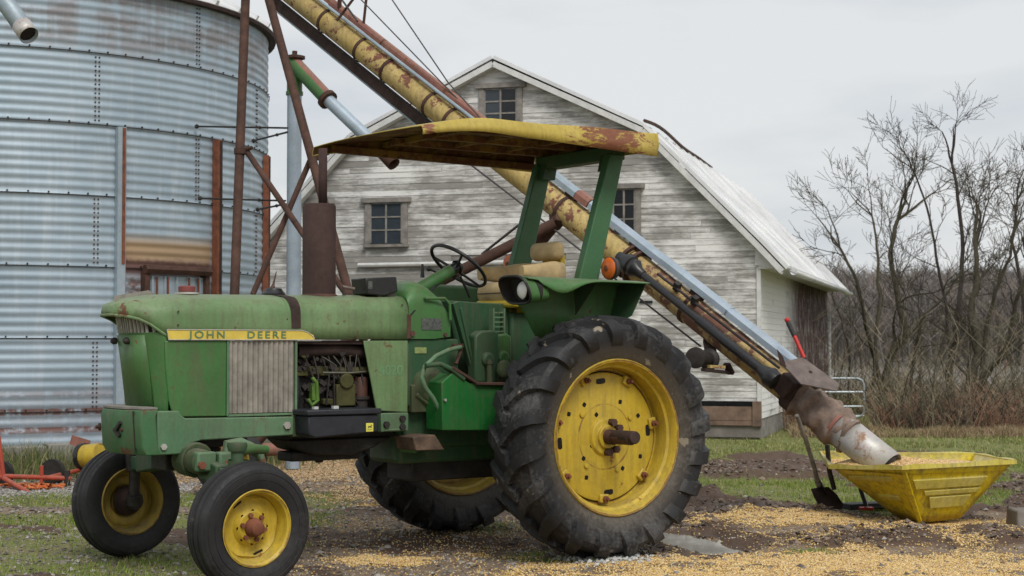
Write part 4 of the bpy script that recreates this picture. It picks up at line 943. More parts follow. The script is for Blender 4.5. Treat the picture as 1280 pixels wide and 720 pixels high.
# ------------------------------------------------------------------ plank, jack, curb block
a, b = W(1056, 632, 13.9), W(1150, 634, 14.2); mb = MB(); mb.beam(Vector((a.x, a.y, .035)), Vector((b.x, b.y, .035)), .16, .05); tag(mb.build('plank', 'hose_black', bevel=.006), 'dark plank lying on the ground behind the shovel blade and hopper', 'plank')
p = W(1083, 636, 13.75); jk = thing('screw_jack', 'small red and black screw jack standing between the shovel and the yellow hopper', 'jack', (p.x, p.y, 0)); 
mb = MB(); mb.tube([(0, 0, .05), (-.045, .03, .20)], .018, 10); mb.build('jack_body', 'black_plastic', jk); mb = MB(); mb.tube([(-.045, .03, .20), (-.075, .05, .31)], .013, 8); mb.build('jack_screw', 'red_handle', jk)
mb = MB(); mb.box((0, 0, .035), (.11, .08, .02)); mb.box((-.08, .05, .315), (.06, .05, .012)); mb.build('jack_foot', 'red_handle', jk, bevel=.003)
mb = MB(); mb.tube([(.05, 0, .04), (.14, -.02, .04), (.20, 0, .10)], .010, 8); mb.build('jack_crank', 'iron', jk)
p = W(1285, 664, 12.6); mb = MB(); mb.box((0, 0, .07), (.26, .3, .14), taper=.93); tag(mb.build('concrete_block', 'stone', bevel=.015, loc=(p.x, p.y, gz(p.x, p.y))), 'grey concrete block at the right edge of the picture beyond the spilled corn', 'block')
# ------------------------------------------------------------------ steel gate
g = W(1080, 523, 31); gt = thing('farm_gate', 'grey tubular steel farm gate at the right corner of the barn behind the auger', 'gate', (g.x, g.y, 0), 0); GO = Vector((g.x, g.y, 0))
zt = (W(1070, 473, 31)).z; L_ = 1.5
def rnd_pts(): 
    return [(-L_, 0, zt), (-.12, 0, zt), (-.035, 0, zt - .035), (0, 0, zt - .12), (0, 0, .12), (-.035, 0, .06), (-.12, 0, .03), (-L_, 0, .03)]
mb = MB(); mb.tube(rnd_pts(), .024, 10); mb.build('outer_frame', 'gate_steel', gt)
for py in (490, 508, 523):
    z = max(.05, W(1070, py, 31).z); mb = MB(); mb.tube([(-L_, 0, z), (0, 0, z)], .020, 8); mb.build('rail', 'gate_steel', gt)
mb = MB(); mb.bb(-.9, -.87, -.03, .03, .03, zt); mb.build('gate_stay', 'gate_steel', gt)
# ------------------------------------------------------------------ old red implement by the bin
p = W(20, 606, 16.2); im = thing('hay_implement', 'old red tubular farm implement with orange hoses lying by the bin at left', 'implement', (p.x, p.y, 0)); IO = Vector((p.x, p.y, 0))
def ib(name, a, b, r_, mat='red_frame', da=16.2, db=16.2): 
    mb = MB(); mb.tube([W(*a, da) - IO, W(*b, db) - IO], r_, 10); return mb.build(name, mat, im)
ib('main_beam', (0, 595), (88, 598), .024); ib('draft_bar', (5, 598), (45, 621), .024, da=16.1, db=15.6); ib('mast', (-2, 545), (4, 594), .022); ib('mast', (-12, 560), (2, 594), .022)
ib('rear_bar', (60, 597), (118, 583), .022, db=17.2); ib('stub', (52, 582), (52, 604), .02); ib('stub', (84, 588), (84, 612), .03, 'iron'); ib('side_bar', (-30, 604), (4, 596), .03)
for q in ((66, 590), (2, 592)): mb = MB(); mb.lathe([(-.03, .10), (-.03, .13), (.03, .13), (.03, .10)], W(*q, 16.5) - IO, (.3, 1, 0), 18, cap=True); mb.build('coulter', 'engine_black', im)
r = np.random.RandomState(9); 
for k in range(9):
    pts = []; x0 = r.uniform(-10, 30); 
    for j in range(9): pts.append(W(x0 + j * r.uniform(6, 9), 606 + r.uniform(-5, 11), 16.0 + r.uniform(-.2, .5)) - IO); pts[-1].z = max(.015, pts[-1].z * .6)
    mb = MB(); mb.tube(pts, .010, 6); mb.build('hose', 'orange_hose', im, smooth=60)
p = W(105, 588, 16.9); yd = thing('yellow_drum', 'yellow drum with a black rim lying behind the far front tyre near the bin', 'drum', (p.x, p.y, 0)); c = W(107, 571, 16.9); c = Vector((0, 0, c.z))
mb = MB(); mb.lathe([(-.02, .13), (-.02, .02), (.0, .005)], c, (1, -.5, .1), 24); mb.lathe([(0, .125), (.22, .125), (.22, 0)], c, (1, -.5, .1), 28); mb.build('drum_body', 'yellow_wheel', yd)
mb = MB(); mb.lathe([(-.03, .10), (-.03, .14), (.02, .14), (.02, .12)], c, (1, -.5, .1), 28); mb.build('drum_rim', 'black_plastic', yd)
mb = MB(); mb.tube([(0, 0, .0), (.0, .0, c.z - .1)], .03, 8); mb.tube([(0.25, -.1, 0), (.25, -.1, c.z - .1)], .03, 8); mb.build('drum_stand', 'iron', yd)
p = W(100, 553, 17.3); mb = MB(); mb.box((0, 0, 0), (.2, .03, .10), Matrix.Rotation(.3, 3, 'Y')); mb.bb(-.02, .02, -.02, .02, -.33, 0); tag(mb.build('red_tag_plate', 'red_faded', loc=p), 'small faded red plate on a stake in front of the bin foundation', 'plate')
# ------------------------------------------------------------------ hills, far wood, bare trees
def hillh(x, y):
    t = sstep(46, 270, y) ; base = t * (5.6 + 2.2 * (fbm(x, y, .006, 3, 4) - .5) * 2 + .8 * sstep(20, 120, x))
    rise = sstep(31, 60, y) * .2
    return base * sstep(-150, 30, x + .12 * y) + rise + (fbm(x, y, .05, 3, 2) - .5) * 1.2 * sstep(45, 80, y) - .35 * sstep(26, 34, y) * sstep(60, 34, y)
xs = np.linspace(-90, 420, 150); ys = np.geomspace(29, 520, 110); X, Y = np.meshgrid(xs, ys)
V = np.stack([X.ravel(), Y.ravel(), hillh(X.ravel(), Y.ravel()) - .02 + np.where(Y.ravel() < 31, -.3, .12)], 1); i = np.arange(150 * 110).reshape(110, 150)
F = np.stack([i[:-1, :-1], i[:-1, 1:], i[1:, 1:], i[1:, :-1]], -1).reshape(-1, 4)
tag(npmesh('hills', V, F, 'hill_soil', smooth=True), kind='structure')
def sticks(name, A, Bp, wa, wb, col, mat='wood_far'):
    """three-sided tapered twigs from arrays of end points"""
    n = len(A); d = Bp - A; d /= np.linalg.norm(d, axis=1)[:, None] + 1e-9
    ref = np.where(np.abs(d[:, 2:3]) > .9, np.array([[1., 0, 0]]), np.array([[0, 0, 1.]])); p = np.cross(ref, d); p /= np.linalg.norm(p, axis=1)[:, None]; q = np.cross(d, p)
    V = []
    for e, w_ in ((A, wa), (Bp, wb)):
        for t in (0, 2.094, 4.189): V.append(e + (p * cos(t) + q * sin(t)) * w_[:, None])
    V = np.stack(V, 1).reshape(-1, 3); i = (np.arange(n) * 6)[:, None]
    F = np.concatenate([i + np.array([a, (a + 1) % 3, (a + 1) % 3 + 3, a + 3]) for a in range(3)])
    return npmesh(name, V, F, mat, {'col': np.repeat(col[:, None], 6, 1).reshape(-1, 3)})
# far wood: stems and twig fans on the hillside
r = np.random.RandomState(31); n = 5200
y = 62 + 240 * r.rand(n) ** 1.1; x = y * r.uniform(.13, .42, n); z = hillh(x, y); H = np.minimum(r.uniform(3.0, 5.6, n), 1.1 + .043 * y * r.uniform(.75, 1.05, n))
A = []; Bq = []; wa = []; wb = []; cc = []
pal = np.array([(.17, .155, .148), (.21, .19, .18), (.13, .12, .118), (.22, .185, .165), (.19, .18, .15)])  # greys lightened to stand in for haze over the distance
for j in range(n):
    c = pal[r.randint(5)] * r.uniform(.8, 1.2); k1 = max(.6, y[j] / 140); base = np.array([x[j], y[j], z[j] - .2]); top = base + np.array([r.normal(0, .3), r.normal(0, .3), H[j]])
    A.append(base); Bq.append(top); wa.append(.075 * k1 ** .5); wb.append(.012); cc.append(c)
    for b in range(11):
        t = r.uniform(.25, .95); p = base + (top - base) * t; L_ = H[j] * .38 * (1.15 - t) + .5; a = r.uniform(0, 6.28)
        e = p + np.array([cos(a) * L_ * .75, sin(a) * L_ * .75, L_ * r.uniform(.5, 1.1)]); A.append(p); Bq.append(e); wa.append(.028 * k1 ** .6); wb.append(.008 * k1); cc.append(c)
        e2 = p + (e - p) * .5; a += r.uniform(-1, 1); A.append(e2); Bq.append(e2 + np.array([cos(a), sin(a), 1.1]) * L_ * .45); wa.append(.014 * k1 ** .6); wb.append(.006 * k1); cc.append(c * 1.15)
tag(sticks('far_wood', np.array(A), np.array(Bq), np.array(wa), np.array(wb), np.array(cc)), 'leafless grey brown wood covering the hillside beyond the field', 'woodland', kind='stuff')
# brush and saplings along the field edge
r = np.random.RandomState(33); A = []; Bq = []; wa = []; wb = []; cc = []
for j in range(4600):
    yy = 26.2 + r.exponential(5.5); xx = yy * r.uniform(.165, .37); k1 = yy / 28
    zb = 0 if yy < 29 else float(hillh(np.array([xx]), np.array([yy]))[0]) 
    if yy < 31.8 and 1000 < 640 + F_PX * xx / yy < 1092: continue
    red = r.rand() < ((.35 + .4 * (math.sin(xx * 1.7) > .3)) if yy < 28 else .12); h_ = (r.uniform(.15, .6) * (.7 + .6 * abs(math.sin(xx * 2.3))) if red else (r.uniform(.25, .8) if r.rand() < .88 else r.uniform(.8, 2.0))) * (1 + .25 * (yy > 30)); a = r.uniform(0, 6.28); l = r.uniform(.1, 1.0) * h_
    c = np.array((.25, .15, .105) if red else [(.13, .115, .08), (.19, .17, .12), (.085, .072, .06), (.26, .22, .15)][r.randint(4)]) * r.uniform(.75, 1.3)
    p = np.array([xx, yy, zb]); m = p + np.array([cos(a) * l * .4, sin(a) * l * .4, h_ * .6]); e = p + np.array([cos(a) * l, sin(a) * l, h_])
    A += [p, m]; Bq += [m, e]; wa += [.010 * k1, .006 * k1]; wb += [.006 * k1, .002]; cc += [c, c]
    for b in range(4):
        t = r.uniform(.3, .95); q = p + (e - p) * t; a2 = r.uniform(0, 6.28); L_ = h_ * r.uniform(.12, .3); A.append(q); Bq.append(q + np.array([cos(a2) * L_, sin(a2) * L_, L_ * r.uniform(.3, 1.2)])); wa.append(.005 * k1); wb.append(.0015); cc.append(c * 1.1)
tag(sticks('brush', np.array(A), np.array(Bq), np.array(wa), np.array(wb), np.array(cc)), 'tangled brown and reddish brush along the far edge of the field', 'brush', kind='stuff')
def dz(r, n):
    y = 24.6 + r.exponential(1.4, n); return y * r.uniform(.17, .40, n), y
x, y = dz(np.random.RandomState(35), 20000); r = np.random.RandomState(36)
tag(blades('dry_grass', x, y, np.zeros(len(x)) - .01, r.uniform(.06, .32, len(x)) * (.1 + 1.3 * fbm(x, y, .9, 3, 8) ** 1.5), r.uniform(.008, .016, len(x)), 1.1, pick([(.30, .22, .13), (.36, .27, .17), (.24, .15, .10), (.22, .20, .09)], len(x), r), r), 'tall dry straw coloured grass in front of the brush', 'grass', kind='stuff')
# individual bare trees
def bare_tree(label, px, d, pz, stems, seed, bark='bark', thick=.10, group='bare trees at the field edge', zb=None, twig=1.):
    r = np.random.RandomState(seed); base = W(px, 430, d); zb = float(hillh(np.array([base.x]), np.array([d]))[0]) if zb is None else zb
    t = thing('bare_tree', label, 'tree', (base.x, base.y, zb), group=group); O = Vector((base.x, base.y, zb)); tr = MB(); cr = MB()
    def limb(p, d_, L_, r0, lev, mbx):
        n = 5 if lev < 2 else (4 if lev < 4 else 3); pts = [p]; rs = [r0]; v = d_.normalized()
        for i in range(n):
            v = (v + Vector((r.normal(0, .20), r.normal(0, .20), r.normal(.035, .11)))).normalized(); pts.append(pts[-1] + v * L_ / n); rs.append(max(.0042, r0 * (1 - .52 * (i + 1) / n)))
        mbx.tube(pts, rs, 8 if lev < 2 else (5 if lev < 3 else 3), cap=False)
        if lev >= 6 or r0 < .0034: return
        kids = 2 + (r.rand() < .5) + (lev > 2)
        for i in range(kids):
            a = r.uniform(0, 6.28); sp = r.uniform(.45, 1.0) if i else r.uniform(.08, .3); s1, s2, _ = frame(v); nd = (v + (s1 * cos(a) + s2 * sin(a)) * sp + Vector((0, 0, .08))).normalized()
            k = n if i < 2 else r.randint(1, n); limb(pts[k], nd, L_ * r.uniform(.58, .80), rs[k] * r.uniform(.60, .82), lev + 1, cr)
        for i in range(1 + (r.rand() < .3)):
            k = r.randint(1, n + 1); a = r.uniform(0, 6.28); s1, s2, _ = frame(v); nd = (v + (s1 * cos(a) + s2 * sin(a)) * .9).normalized(); limb(pts[k], nd, L_ * r.uniform(.3, .5), max(.0045, rs[k] * .3), max(lev + 2, 3), cr)
    for (p_, L_, r0) in stems:
        L_ *= .70              # p_: list of measured pixels of a stem, all at the tree's depth
        pts = [W(a, b, d + o) - O for a, b, o in p_]; pts[0].z = min(pts[0].z, 0)
        fine = []
        for a, b in zip(pts, pts[1:]):
            for s in range(4): fine.append(a.lerp(b, s / 4) + Vector((r.normal(0, .015), r.normal(0, .015), 0)))
        fine.append(pts[-1]); r0 *= .8; rs = [r0 * (1 - .55 * i / (len(fine) - 1)) for i in range(len(fine))]; tr.tube(fine, rs, 8, cap=False)
        v = (fine[-1] - fine[-2]).normalized()
        for i in range(3):
            a = r.uniform(0, 6.28); s1, s2, _ = frame(v); limb(fine[-1], v + (s1 * cos(a) + s2 * sin(a)) * (.15 if i == 0 else .55), L_, rs[-1] * .85, 2, cr)
        for k in range(3, len(fine) - 1, 2):
            if r.rand() < .8: a = r.uniform(0, 6.28); s1, s2, _ = frame(v); limb(fine[k], v + (s1 * cos(a) + s2 * sin(a)) * .75, L_ * .9, rs[k] * .45, 2, cr)
    tr.build('trunk', bark, t, smooth=60); cr.build('crown', bark, t, smooth=60)
    return t
bare_tree('two stemmed leafless tree just right of the barn, behind the end of the gate', 1108, 33, 0, [([(1108, 532, 0), (1108, 470, 0), (1118, 435, .3), (1132, 412, .5), (1122, 370, .7), (1112, 320, 1), (1122, 275, 1.1)], 1.25, .115), ([(1110, 472, 0), (1092, 445, -.3), (1082, 405, -.6), (1070, 350, -.9), (1050, 310, -1.1)], 1.15, .07), ([(1128, 418, .3), (1150, 400, .3), (1178, 375, .2), (1200, 345, .2)], .95, .045), ([(1086, 420, -.5), (1100, 370, -.5), (1096, 310, -.4), (1090, 270, -.4)], 1.0, .05)], 51, 'bark_olive')
bare_tree('tall leafless tree with a thin upright trunk, highest of the bare trees', 1200, 35, 0, [([(1188, 535, 0), (1185, 470, 0), (1196, 410, 0), (1203, 330, .2), (1200, 260, .3), (1190, 205, .3)], 1.15, .09), ([(1192, 420, 0), (1182, 380, -.3), (1170, 320, -.4), (1160, 260, -.4), (1140, 210, -.5)], 1.1, .05), ([(1202, 340, .1), (1222, 300, .1), (1236, 250, .1)], 1.0, .04)], 52)
bare_tree('leafless tree forking low into a leaning right limb, at the right edge of the brush', 1205, 31, 0, [([(1210, 535, 0), (1213, 490, 0), (1222, 430, .2), (1212, 395, .4), (1222, 350, .6), (1218, 300, .7)], 1.05, .12), ([(1212, 505, 0), (1230, 470, -.2), (1250, 448, -.4), (1264, 420, -.6), (1268, 380, -.8), (1285, 340, -1)], 1.1, .085), ([(1220, 432, .2), (1234, 402, .2), (1245, 365, .1), (1262, 320, 0), (1272, 280, 0)], .95, .06)], 53, 'bark_olive')
bare_tree('thin leafless tree rising beside the barn eave', 1062, 36, 0, [([(1058, 530, 0), (1062, 450, 0), (1052, 400, 0), (1040, 370, 0)], .75, .035)], 55, 'bark_olive')
bare_tree('leafless tree cut by the right edge of the picture', 1285, 34, 0, [([(1292, 530, 0), (1288, 440, 0), (1278, 370, 0), (1266, 300, 0), (1272, 250, 0)], 1.0, .07)], 56)
bare_tree('small leafless tree far behind, seen between the two stemmed tree and the tall tree', 1235, 46, 0, [([(1150, 520, 0), (1152, 420, 0), (1148, 370, 0)], 1.1, .05)], 58)
# ------------------------------------------------------------------ tractor
tr = thing('tractor', 'old green row crop farm tractor with yellow wheels, rusty yellow canopy and black tyres', 'tractor', TO, pi + TTH)
T_ = lambda mb, name, mats, **kw: mb.build(name, mats, kw.pop('parent', tr), **kw)
HW_ = .29
# hood: lofted sheet with rounded shoulders and a drooping nose
def hsec(x, w, zb, zt, rad=.13):
    pts = [(w, zb), (w * 1.0, zb + (zt - zb) * .3), (w * .995, zt - rad)]
    for a in np.linspace(0, pi / 2, 8)[1:]: pts.append((w * .995 - rad * .9 * (1 - cos(a)) , zt - rad + (rad * .86) * sin(a)))
    pts.append((w * .25, zt - .004)); pts.append((0, zt)); full = pts + [(-a, b) for a, b in pts[-2::-1]]
    return [Vector((x, a, b)) for a, b in full]
mb = MB(); ST = [(1.105, .292, 1.436, 1.735), (1.25, .292, 1.436, 1.728), (1.6, .291, 1.436, 1.72), (2.0, .29, 1.436, 1.716), (2.4, .288, 1.436, 1.712), (2.62, .285, 1.436, 1.71), (2.74, .28, 1.442, 1.705), (2.80, .268, 1.48, 1.70), (2.86, .248, 1.525, 1.692), (2.92, .22, 1.556, 1.682), (2.975, .18, 1.572, 1.668), (3.015, .13, 1.578, 1.652), (3.04, .07, 1.582, 1.632)]
mb.loft([hsec(x, w_, zb, zt, min(.13, (zt - zb) * .8)) for x, w_, zb, zt in ST]); mb.f.append(tuple(range(len(mb.v) - len(hsec(0, 1, 0, 1)), len(mb.v)))); mb.mi.append(0); hood = T_(mb, 'hood', 'green_faded', smooth=50, solid=.006)
mb = MB(); mb.tube([Vector((x, w_ + .002, zb - .002)) for x, w_, zb, zt in ST[5:]] + [Vector((x, -w_ - .002, zb - .002)) for x, w_, zb, zt in ST[:4:-1]], .009, 6); T_(mb, 'nose_lip', 'green_faded', parent=hood)
mb = MB(); mb.add([(2.95, -.12, 1.66), (2.94, -.12, 1.70), (2.72, -.12, 1.738), (2.66, -.12, 1.70)], [(0, 1, 2, 3)]); mb.v = [(x, y + .0, z) for x, y, z in mb.v]; T_(mb, 'nose_trim', 'screen_metal', parent=hood)
for x_ in (1.30, 1.98):
    mb = MB(); mb.tube([p + Vector((0, 0, .0015)) for p in hsec(x_, .2905, 1.44, 1.7165 if x_ > 1.5 else 1.7255)], .0022, 4); T_(mb, 'hood_seam', 'engine_black', parent=hood)
for x_, z_ in ((2.70, 1.60), (2.70, 1.52), (1.15, 1.48), (1.15, 1.66), (1.98, 1.56)):
    mb = MB(); mb.hexbolt((x_, .289, z_), (0, 1, 0), .006, .004); T_(mb, 'hood_screw', 'rust', parent=hood)
# rust run down the hood below the air cleaner cap
# sheet name strips with letters
def strip(side):
    y = side * .294; a = 2.765; b = 1.795; z0, z1 = 1.432, 1.492
    P = [(a, z0), (b, z0), (b + .005, z0 + .03), (b + .05, z1 - .01), (b + .09, z1), (a + .01, z1)] 
    m = MB(); m.prism(P, y, y + side * .006); s_ = T_(m, 'name_strip', 'strip_yellow', parent=hood, smooth=0)
    m = MB(); m.tube([(a + .01, y + side * .007, z1), (b + .09, y + side * .007, z1), (b + .045, y + side * .007, z1 - .012), (b, y + side * .007, z0 + .015), (b, y + side * .007, z0), (a, y + side * .007, z0), (a + .01, y + side * .007, z1)], .0035, 5); T_(m, 'strip_edge', 'trim_silver', parent=s_) if False else m.build('strip_edge', 'trim_silver', s_ if False else hood)
    return s_
def text(body, size, x, y, z, side, mat, name, parent, depth=.003, space=1.0, sx=1.0):
    cu = bpy.data.curves.new(name, 'FONT'); cu.body = body; cu.size = size; cu.extrude = depth; cu.space_character = space; cu.align_x = 'CENTER'; cu.align_y = 'CENTER'; cu.offset = size * .012
    o = bpy.data.objects.new('tmp', cu); COL.objects.link(o); bpy.context.view_layer.update()
    me = bpy.data.meshes.new_from_object(o.evaluated_get(bpy.context.evaluated_depsgraph_get())); bpy.data.objects.remove(o); me.materials.clear(); me.materials.append(MATS[mat])
    for p_ in me.polygons: p_.material_index = 0
    # text plane: reading direction runs rearward on the left side
    Rm = Matrix(((-side * sx, 0, 0, x), (0, 0, side, y), (0, 1, 0, z), (0, 0, 0, 1)))
    me.transform(Rm); me.name = name; t = bpy.data.objects.new(name, me); COL.objects.link(t); t.parent = parent; return t
for s in (1, -1):
    st_ = strip(s)
    text('JOHN', .060, 2.517, s * .301, 1.461, s, 'letter_green', 'lettering', hood, space=1.35, sx=1.25); text('DEERE', .060, 2.125, s * .301, 1.461, s, 'letter_green', 'lettering', hood, space=1.35, sx=1.25)
# grille body below the nose
def gplan(x_off, k=1.0): return [(2.755, .278), (2.80 + x_off * .5, .268), (2.885 + x_off, .205), (2.935 + x_off, .10), (2.945 + x_off, 0), (2.935 + x_off, -.10), (2.885 + x_off, -.205), (2.80 + x_off * .5, -.268), (2.755, -.278)]
mb = MB(); secs = [[Vector((x, y, z)) for x, y in gplan(o)] for z, o in ((.96, -.085), (1.1, -.07), (1.3, -.04), (1.475, -.015))]; mb.loft(secs, capends=True); gb = T_(mb, 'grille_body', 'green', smooth=30, solid=.004)
mb = MB(); secs = [[Vector((x + .006, y, z)) for x, y in gplan(o)[2:7]] for z, o in ((.985, -.08), (1.3, -.04), (1.46, -.015))]; mb.loft(secs); T_(mb, 'grille_door', 'green', smooth=30, solid=.010, parent=gb)
mb = MB(); mb.loft([[Vector((x - .03, y * .92, z)) for x, y in gplan(o)] for z, o in ((1.47, 0), (1.60, .01))]); T_(mb, 'grille_recess', 'engine_black', parent=gb, smooth=0)
mb = MB(); pl_ = gplan(-.006)
for y in np.linspace(-.235, .235, 19):
    # interpolate plan x at this y
    x = np.interp(y, [p_[1] for p_ in pl_[::-1]], [p_[0] for p_ in pl_[::-1]]); mb.beam((x - .012, y, 1.474), (x + .004, y, 1.585), .010, .016, (1, 0, 0))
T_(mb, 'grille_bar', 'chrome_bar', parent=gb, smooth=0)
mb = MB()
for x, y, z in ((2.955, .08, 1.425), (2.955, -.12, 1.425)): mb.lathe([(0, .02), (.02, .022), (.035, .012), (.035, 0)], (x - .03, y, z), (1, 0, 0), 12)
T_(mb, 'grille_latch', 'iron', parent=gb)
# side panels with the ribbed screen
for s in (1, -1):
    P = [(2.782, 1.425), (2.775, 1.25), (2.757, 1.08), (2.738, 1.01), (2.69, .972), (2.385, .968), (2.385, 1.430)]
    mb = MB(); mb.prism(P, s * .272, s * .290); pn = T_(mb, 'side_panel', 'green', smooth=30, bevel=.007)
    mb = MB(); n = 13; x0, x1 = 2.372, 1.925; rib = []
    for i in range(n * 8 + 1):
        t = i / (n * 8); q = (i % 8) / 8; d_ = .011 * (.5 - .5 * cos(2 * pi * q)) ** .7 if True else 0; rib.append((x0 + (x1 - x0) * t, s * (.280 + d_)))
    mb.loft([[Vector((x, y, z)) for x, y in rib] for z in (.985, 1.425)]); T_(mb, 'side_screen', 'screen_metal', smooth=60)
    mb = MB(); yy = s * .288
    for a, b in (((x0 + .006, .97), (x0 + .006, 1.432)), ((x0 + .006, .974), (x1 - .010, .974)), ((x1 - .008, .97), (x1 - .008, 1.432))): mb.beam((a[0], yy, a[1]), (b[0], yy, b[1]), .014, .012, (0, 1, 0))
    T_(mb, 'screen_frame', 'green_bracket', smooth=0)
    mb = MB(); mb.prism([(1.437, 1.428), (1.106, 1.430), (1.106, .962), (1.338, .978)], s * .275, s * .290); pn = T_(mb, 'engine_side_panel', 'green_faded', smooth=30, bevel=.005)
    if s > 0: text('4020', .088, 1.235, s * .2915, 1.235, s, 'digit_pale', 'number', pn, depth=.0006)
mb = MB(); mb.bb(1.905, 1.93, -.27, .27, .97, 1.43); T_(mb, 'radiator_shroud', 'green', smooth=0)
mb = MB(); mb.bb(1.95, 2.72, -.25, .25, .98, 1.42); T_(mb, 'radiator', 'engine_black', smooth=0)
# engine seen through the open bay
mb = MB(); mb.bb(1.12, 1.90, -.17, .15, .80, 1.34); mb.bb(1.15, 1.86, -.14, .13, 1.34, 1.425); mb.prism([(1.15, .80), (1.9, .80), (1.82, .735), (1.70, .70), (1.45, .69), (1.3, .73)], -.17, .17); T_(mb, 'engine_block', 'engine_black', bevel=.012)
mb = MB(); mb.bb(1.10, 1.92, -.27, .27, 1.405, 1.425); T_(mb, 'heat_shield', 'rust_dark', smooth=0)
mb = MB(); mb.tube([(1.86, .19, 1.36), (1.6, .20, 1.372), (1.35, .19, 1.35)], .040, 12)
for x in (1.80, 1.66, 1.52, 1.38): mb.tube([(x, .19, 1.36), (x, .11, 1.33)], .034, 10)
T_(mb, 'exhaust_manifold', 'rust_dark')
mb = MB(); mb.bb(1.62, 1.88, .15, .20, 1.205, 1.265); mb.bb(1.70, 1.76, .2, .222, 1.215, 1.255); mb.tube([(1.62, .19, 1.235), (1.2, .2, 1.235)], .026, 10); mb.lathe([(0, .028), (.05, .03), (.05, 0)], (1.82, .17, 1.345), (0, 1, 0), 14); T_(mb, 'coolant_rail', 'olive', bevel=.004)
mb = MB()
for k_ in range(5):
    x = 1.62 - k_ * .035; mb.tube([(x - .02, .215, 1.22), (x - .02, .225, 1.27), (x + .015 * (2 - k_), .225, 1.30 + .01 * k_), (x + .06 * (1.5 - k_), .20, 1.34)], .004, 6)
mb.tube([(1.70, .235, 1.225), (1.50, .24, 1.222), (1.28, .235, 1.235)], .007, 6); T_(mb, 'fuel_line', 'fuel_line')
mb = MB(); mb.lathe([(0, .02), (0, .045), (.12, .045), (.13, .04), (.13, 0)], (1.40, .19, 1.065), (0, 0, 1), 20); T_(mb, 'fuel_filter', 'filter_rust')
mb = MB(); mb.lathe([(0, 0), (0, .05), (.012, .062), (.03, .062), (.03, 0)], (1.40, .19, 1.04), (0, 0, 1), 20); mb.lathe([(0, .045), (.06, .05)], (1.40, .19, .985), (0, 0, 1), 16); T_(mb, 'filter_base', 'iron')
mb = MB(); mb.bb(1.46, 1.60, .16, .235, 1.01, 1.15); mb.lathe([(0, .05), (.1, .05), (.1, 0)], (1.53, .15, 1.17), (0, 1, 0), 16); mb.bb(1.5, 1.68, .15, .21, 1.02, 1.06); T_(mb, 'injection_pump', 'olive', bevel=.008)
r = np.random.RandomState(2); mb = MB()
for k_ in range(60):
    x, z = r.uniform(1.42, 1.86), r.uniform(1.02, 1.36); mb.box((x, r.uniform(.16, .22), z), (r.uniform(.015, .06), .03, r.uniform(.015, .05)), Matrix.Rotation(r.uniform(0, 3), 3, 'Y'))
for k_ in range(10): 
    x, z = r.uniform(1.42, 1.85), r.uniform(1.02, 1.38); mb.hexbolt((x, .20, z), (0, 1, 0), .014, .012)
for k_ in range(7):
    x = r.uniform(1.4, 1.85); mb.tube([(x, .2, 1.38), (x + r.uniform(-.08, .08), .235, 1.2), (x + r.uniform(-.1, .1), .22, 1.02)], .006, 6)
T_(mb, 'engine_fittings', 'iron')
mb = MB(); mb.tube([(1.775, .23, 1.195), (1.745, .235, 1.165), (1.735, .235, 1.05), (1.775, .23, 1.02), (1.80, .23, 1.06)], .014, 8); mb.bb(1.745, 1.775, .19, .235, 1.05, 1.16); T_(mb, 'alternator_bracket', 'fan_green', bevel=.005)
mb = MB(); mb.lathe([(0, .02), (0, .095), (.012, .10), (.02, .085), (.03, .085), (.04, .10), (.05, .095), (.05, 0)], (1.86, .14, 1.10), (1, .1, 0), 24); mb.tube([(1.87, .20, 1.0), (1.87, .225, 1.1), (1.87, .2, 1.2)], .018, 8); T_(mb, 'fan_pulley', 'hose_black')
# frame rails, front bolster, weight
for s in (1, -1):
    P = [(2.84, 1.012), (2.70, 1.010), (2.69, .985), (2.66, .965), (1.945, .957), (1.945, .842), (2.56, .83), (2.62, .815), (2.65, .78), (2.66, .752), (2.84, .752)]
    mb = MB(); mb.prism(P, s * .285, s * .318); rl = T_(mb, 'front_bracket', 'green_bracket', smooth=20, bevel=.008)
    mb = MB(); mb.hexbolt((1.995, s * .318, .905), (0, s, 0), .024, .018); mb.hexbolt((2.80, s * .318, .80), (0, s, 0), .02, .015); T_(mb, 'bracket_bolt', 'trim_silver', parent=rl)
    mb = MB(); mb.bb(1.865, 1.95, s * .24, s * .30, .83, .965); mb.bb(1.10, 1.87, s * .22, s * .255, .84, .93); T_(mb, 'frame_rail', 'green_grimy', bevel=.006)
    mb = MB(); mb.bb(1.115, 1.32, s * .20, s * .315, .842, .962); mb.bb(1.13, 1.30, s * .31, s * .322, .845, .86); rl = T_(mb, 'rear_bracket', 'green_bracket', bevel=.01)
    mb = MB()
    for x, z in ((1.165, .925), (1.165, .870), (1.285, .89)): mb.hexbolt((x, s * .315, z), (0, s, 0), .022, .02)
    T_(mb, 'bracket_bolt', 'iron', parent=rl)
wp = [(2.84, .33), (2.93, .315), (2.985, .18), (3.0, 0), (2.985, -.18), (2.93, -.315), (2.84, -.33)]
mb = MB(); secs = [[Vector((x + dx, y, z)) for x, y in wp] for z, dx in ((.752, -.025), (.80, 0), (.98, .012), (1.018, .0))]; mb.loft(secs, close=True, capends=True); fw = T_(mb, 'front_weight', 'green_weight', smooth=30, bevel=.006)
mb = MB(); mb.loft([[Vector((x * 1.0 + .0, y * .98, z)) for x, y in wp[:]] for z in (1.022, 1.034)], close=True, capends=True); T_(mb, 'weight_top', 'wood_grey', parent=fw, smooth=0)
mb = MB()
for y in (.16, -.24):
    mb = MB(); mb.lathe([(0, .026), (.012, .026), (.012, .012), (.03, .012), (.03, 0)], (2.975 if y < .2 else 2.98, y, .90), (1, .1 if y > 0 else -.2, 0), 6)
    T_(mb, 'weight_bolt', 'rust', parent=fw)
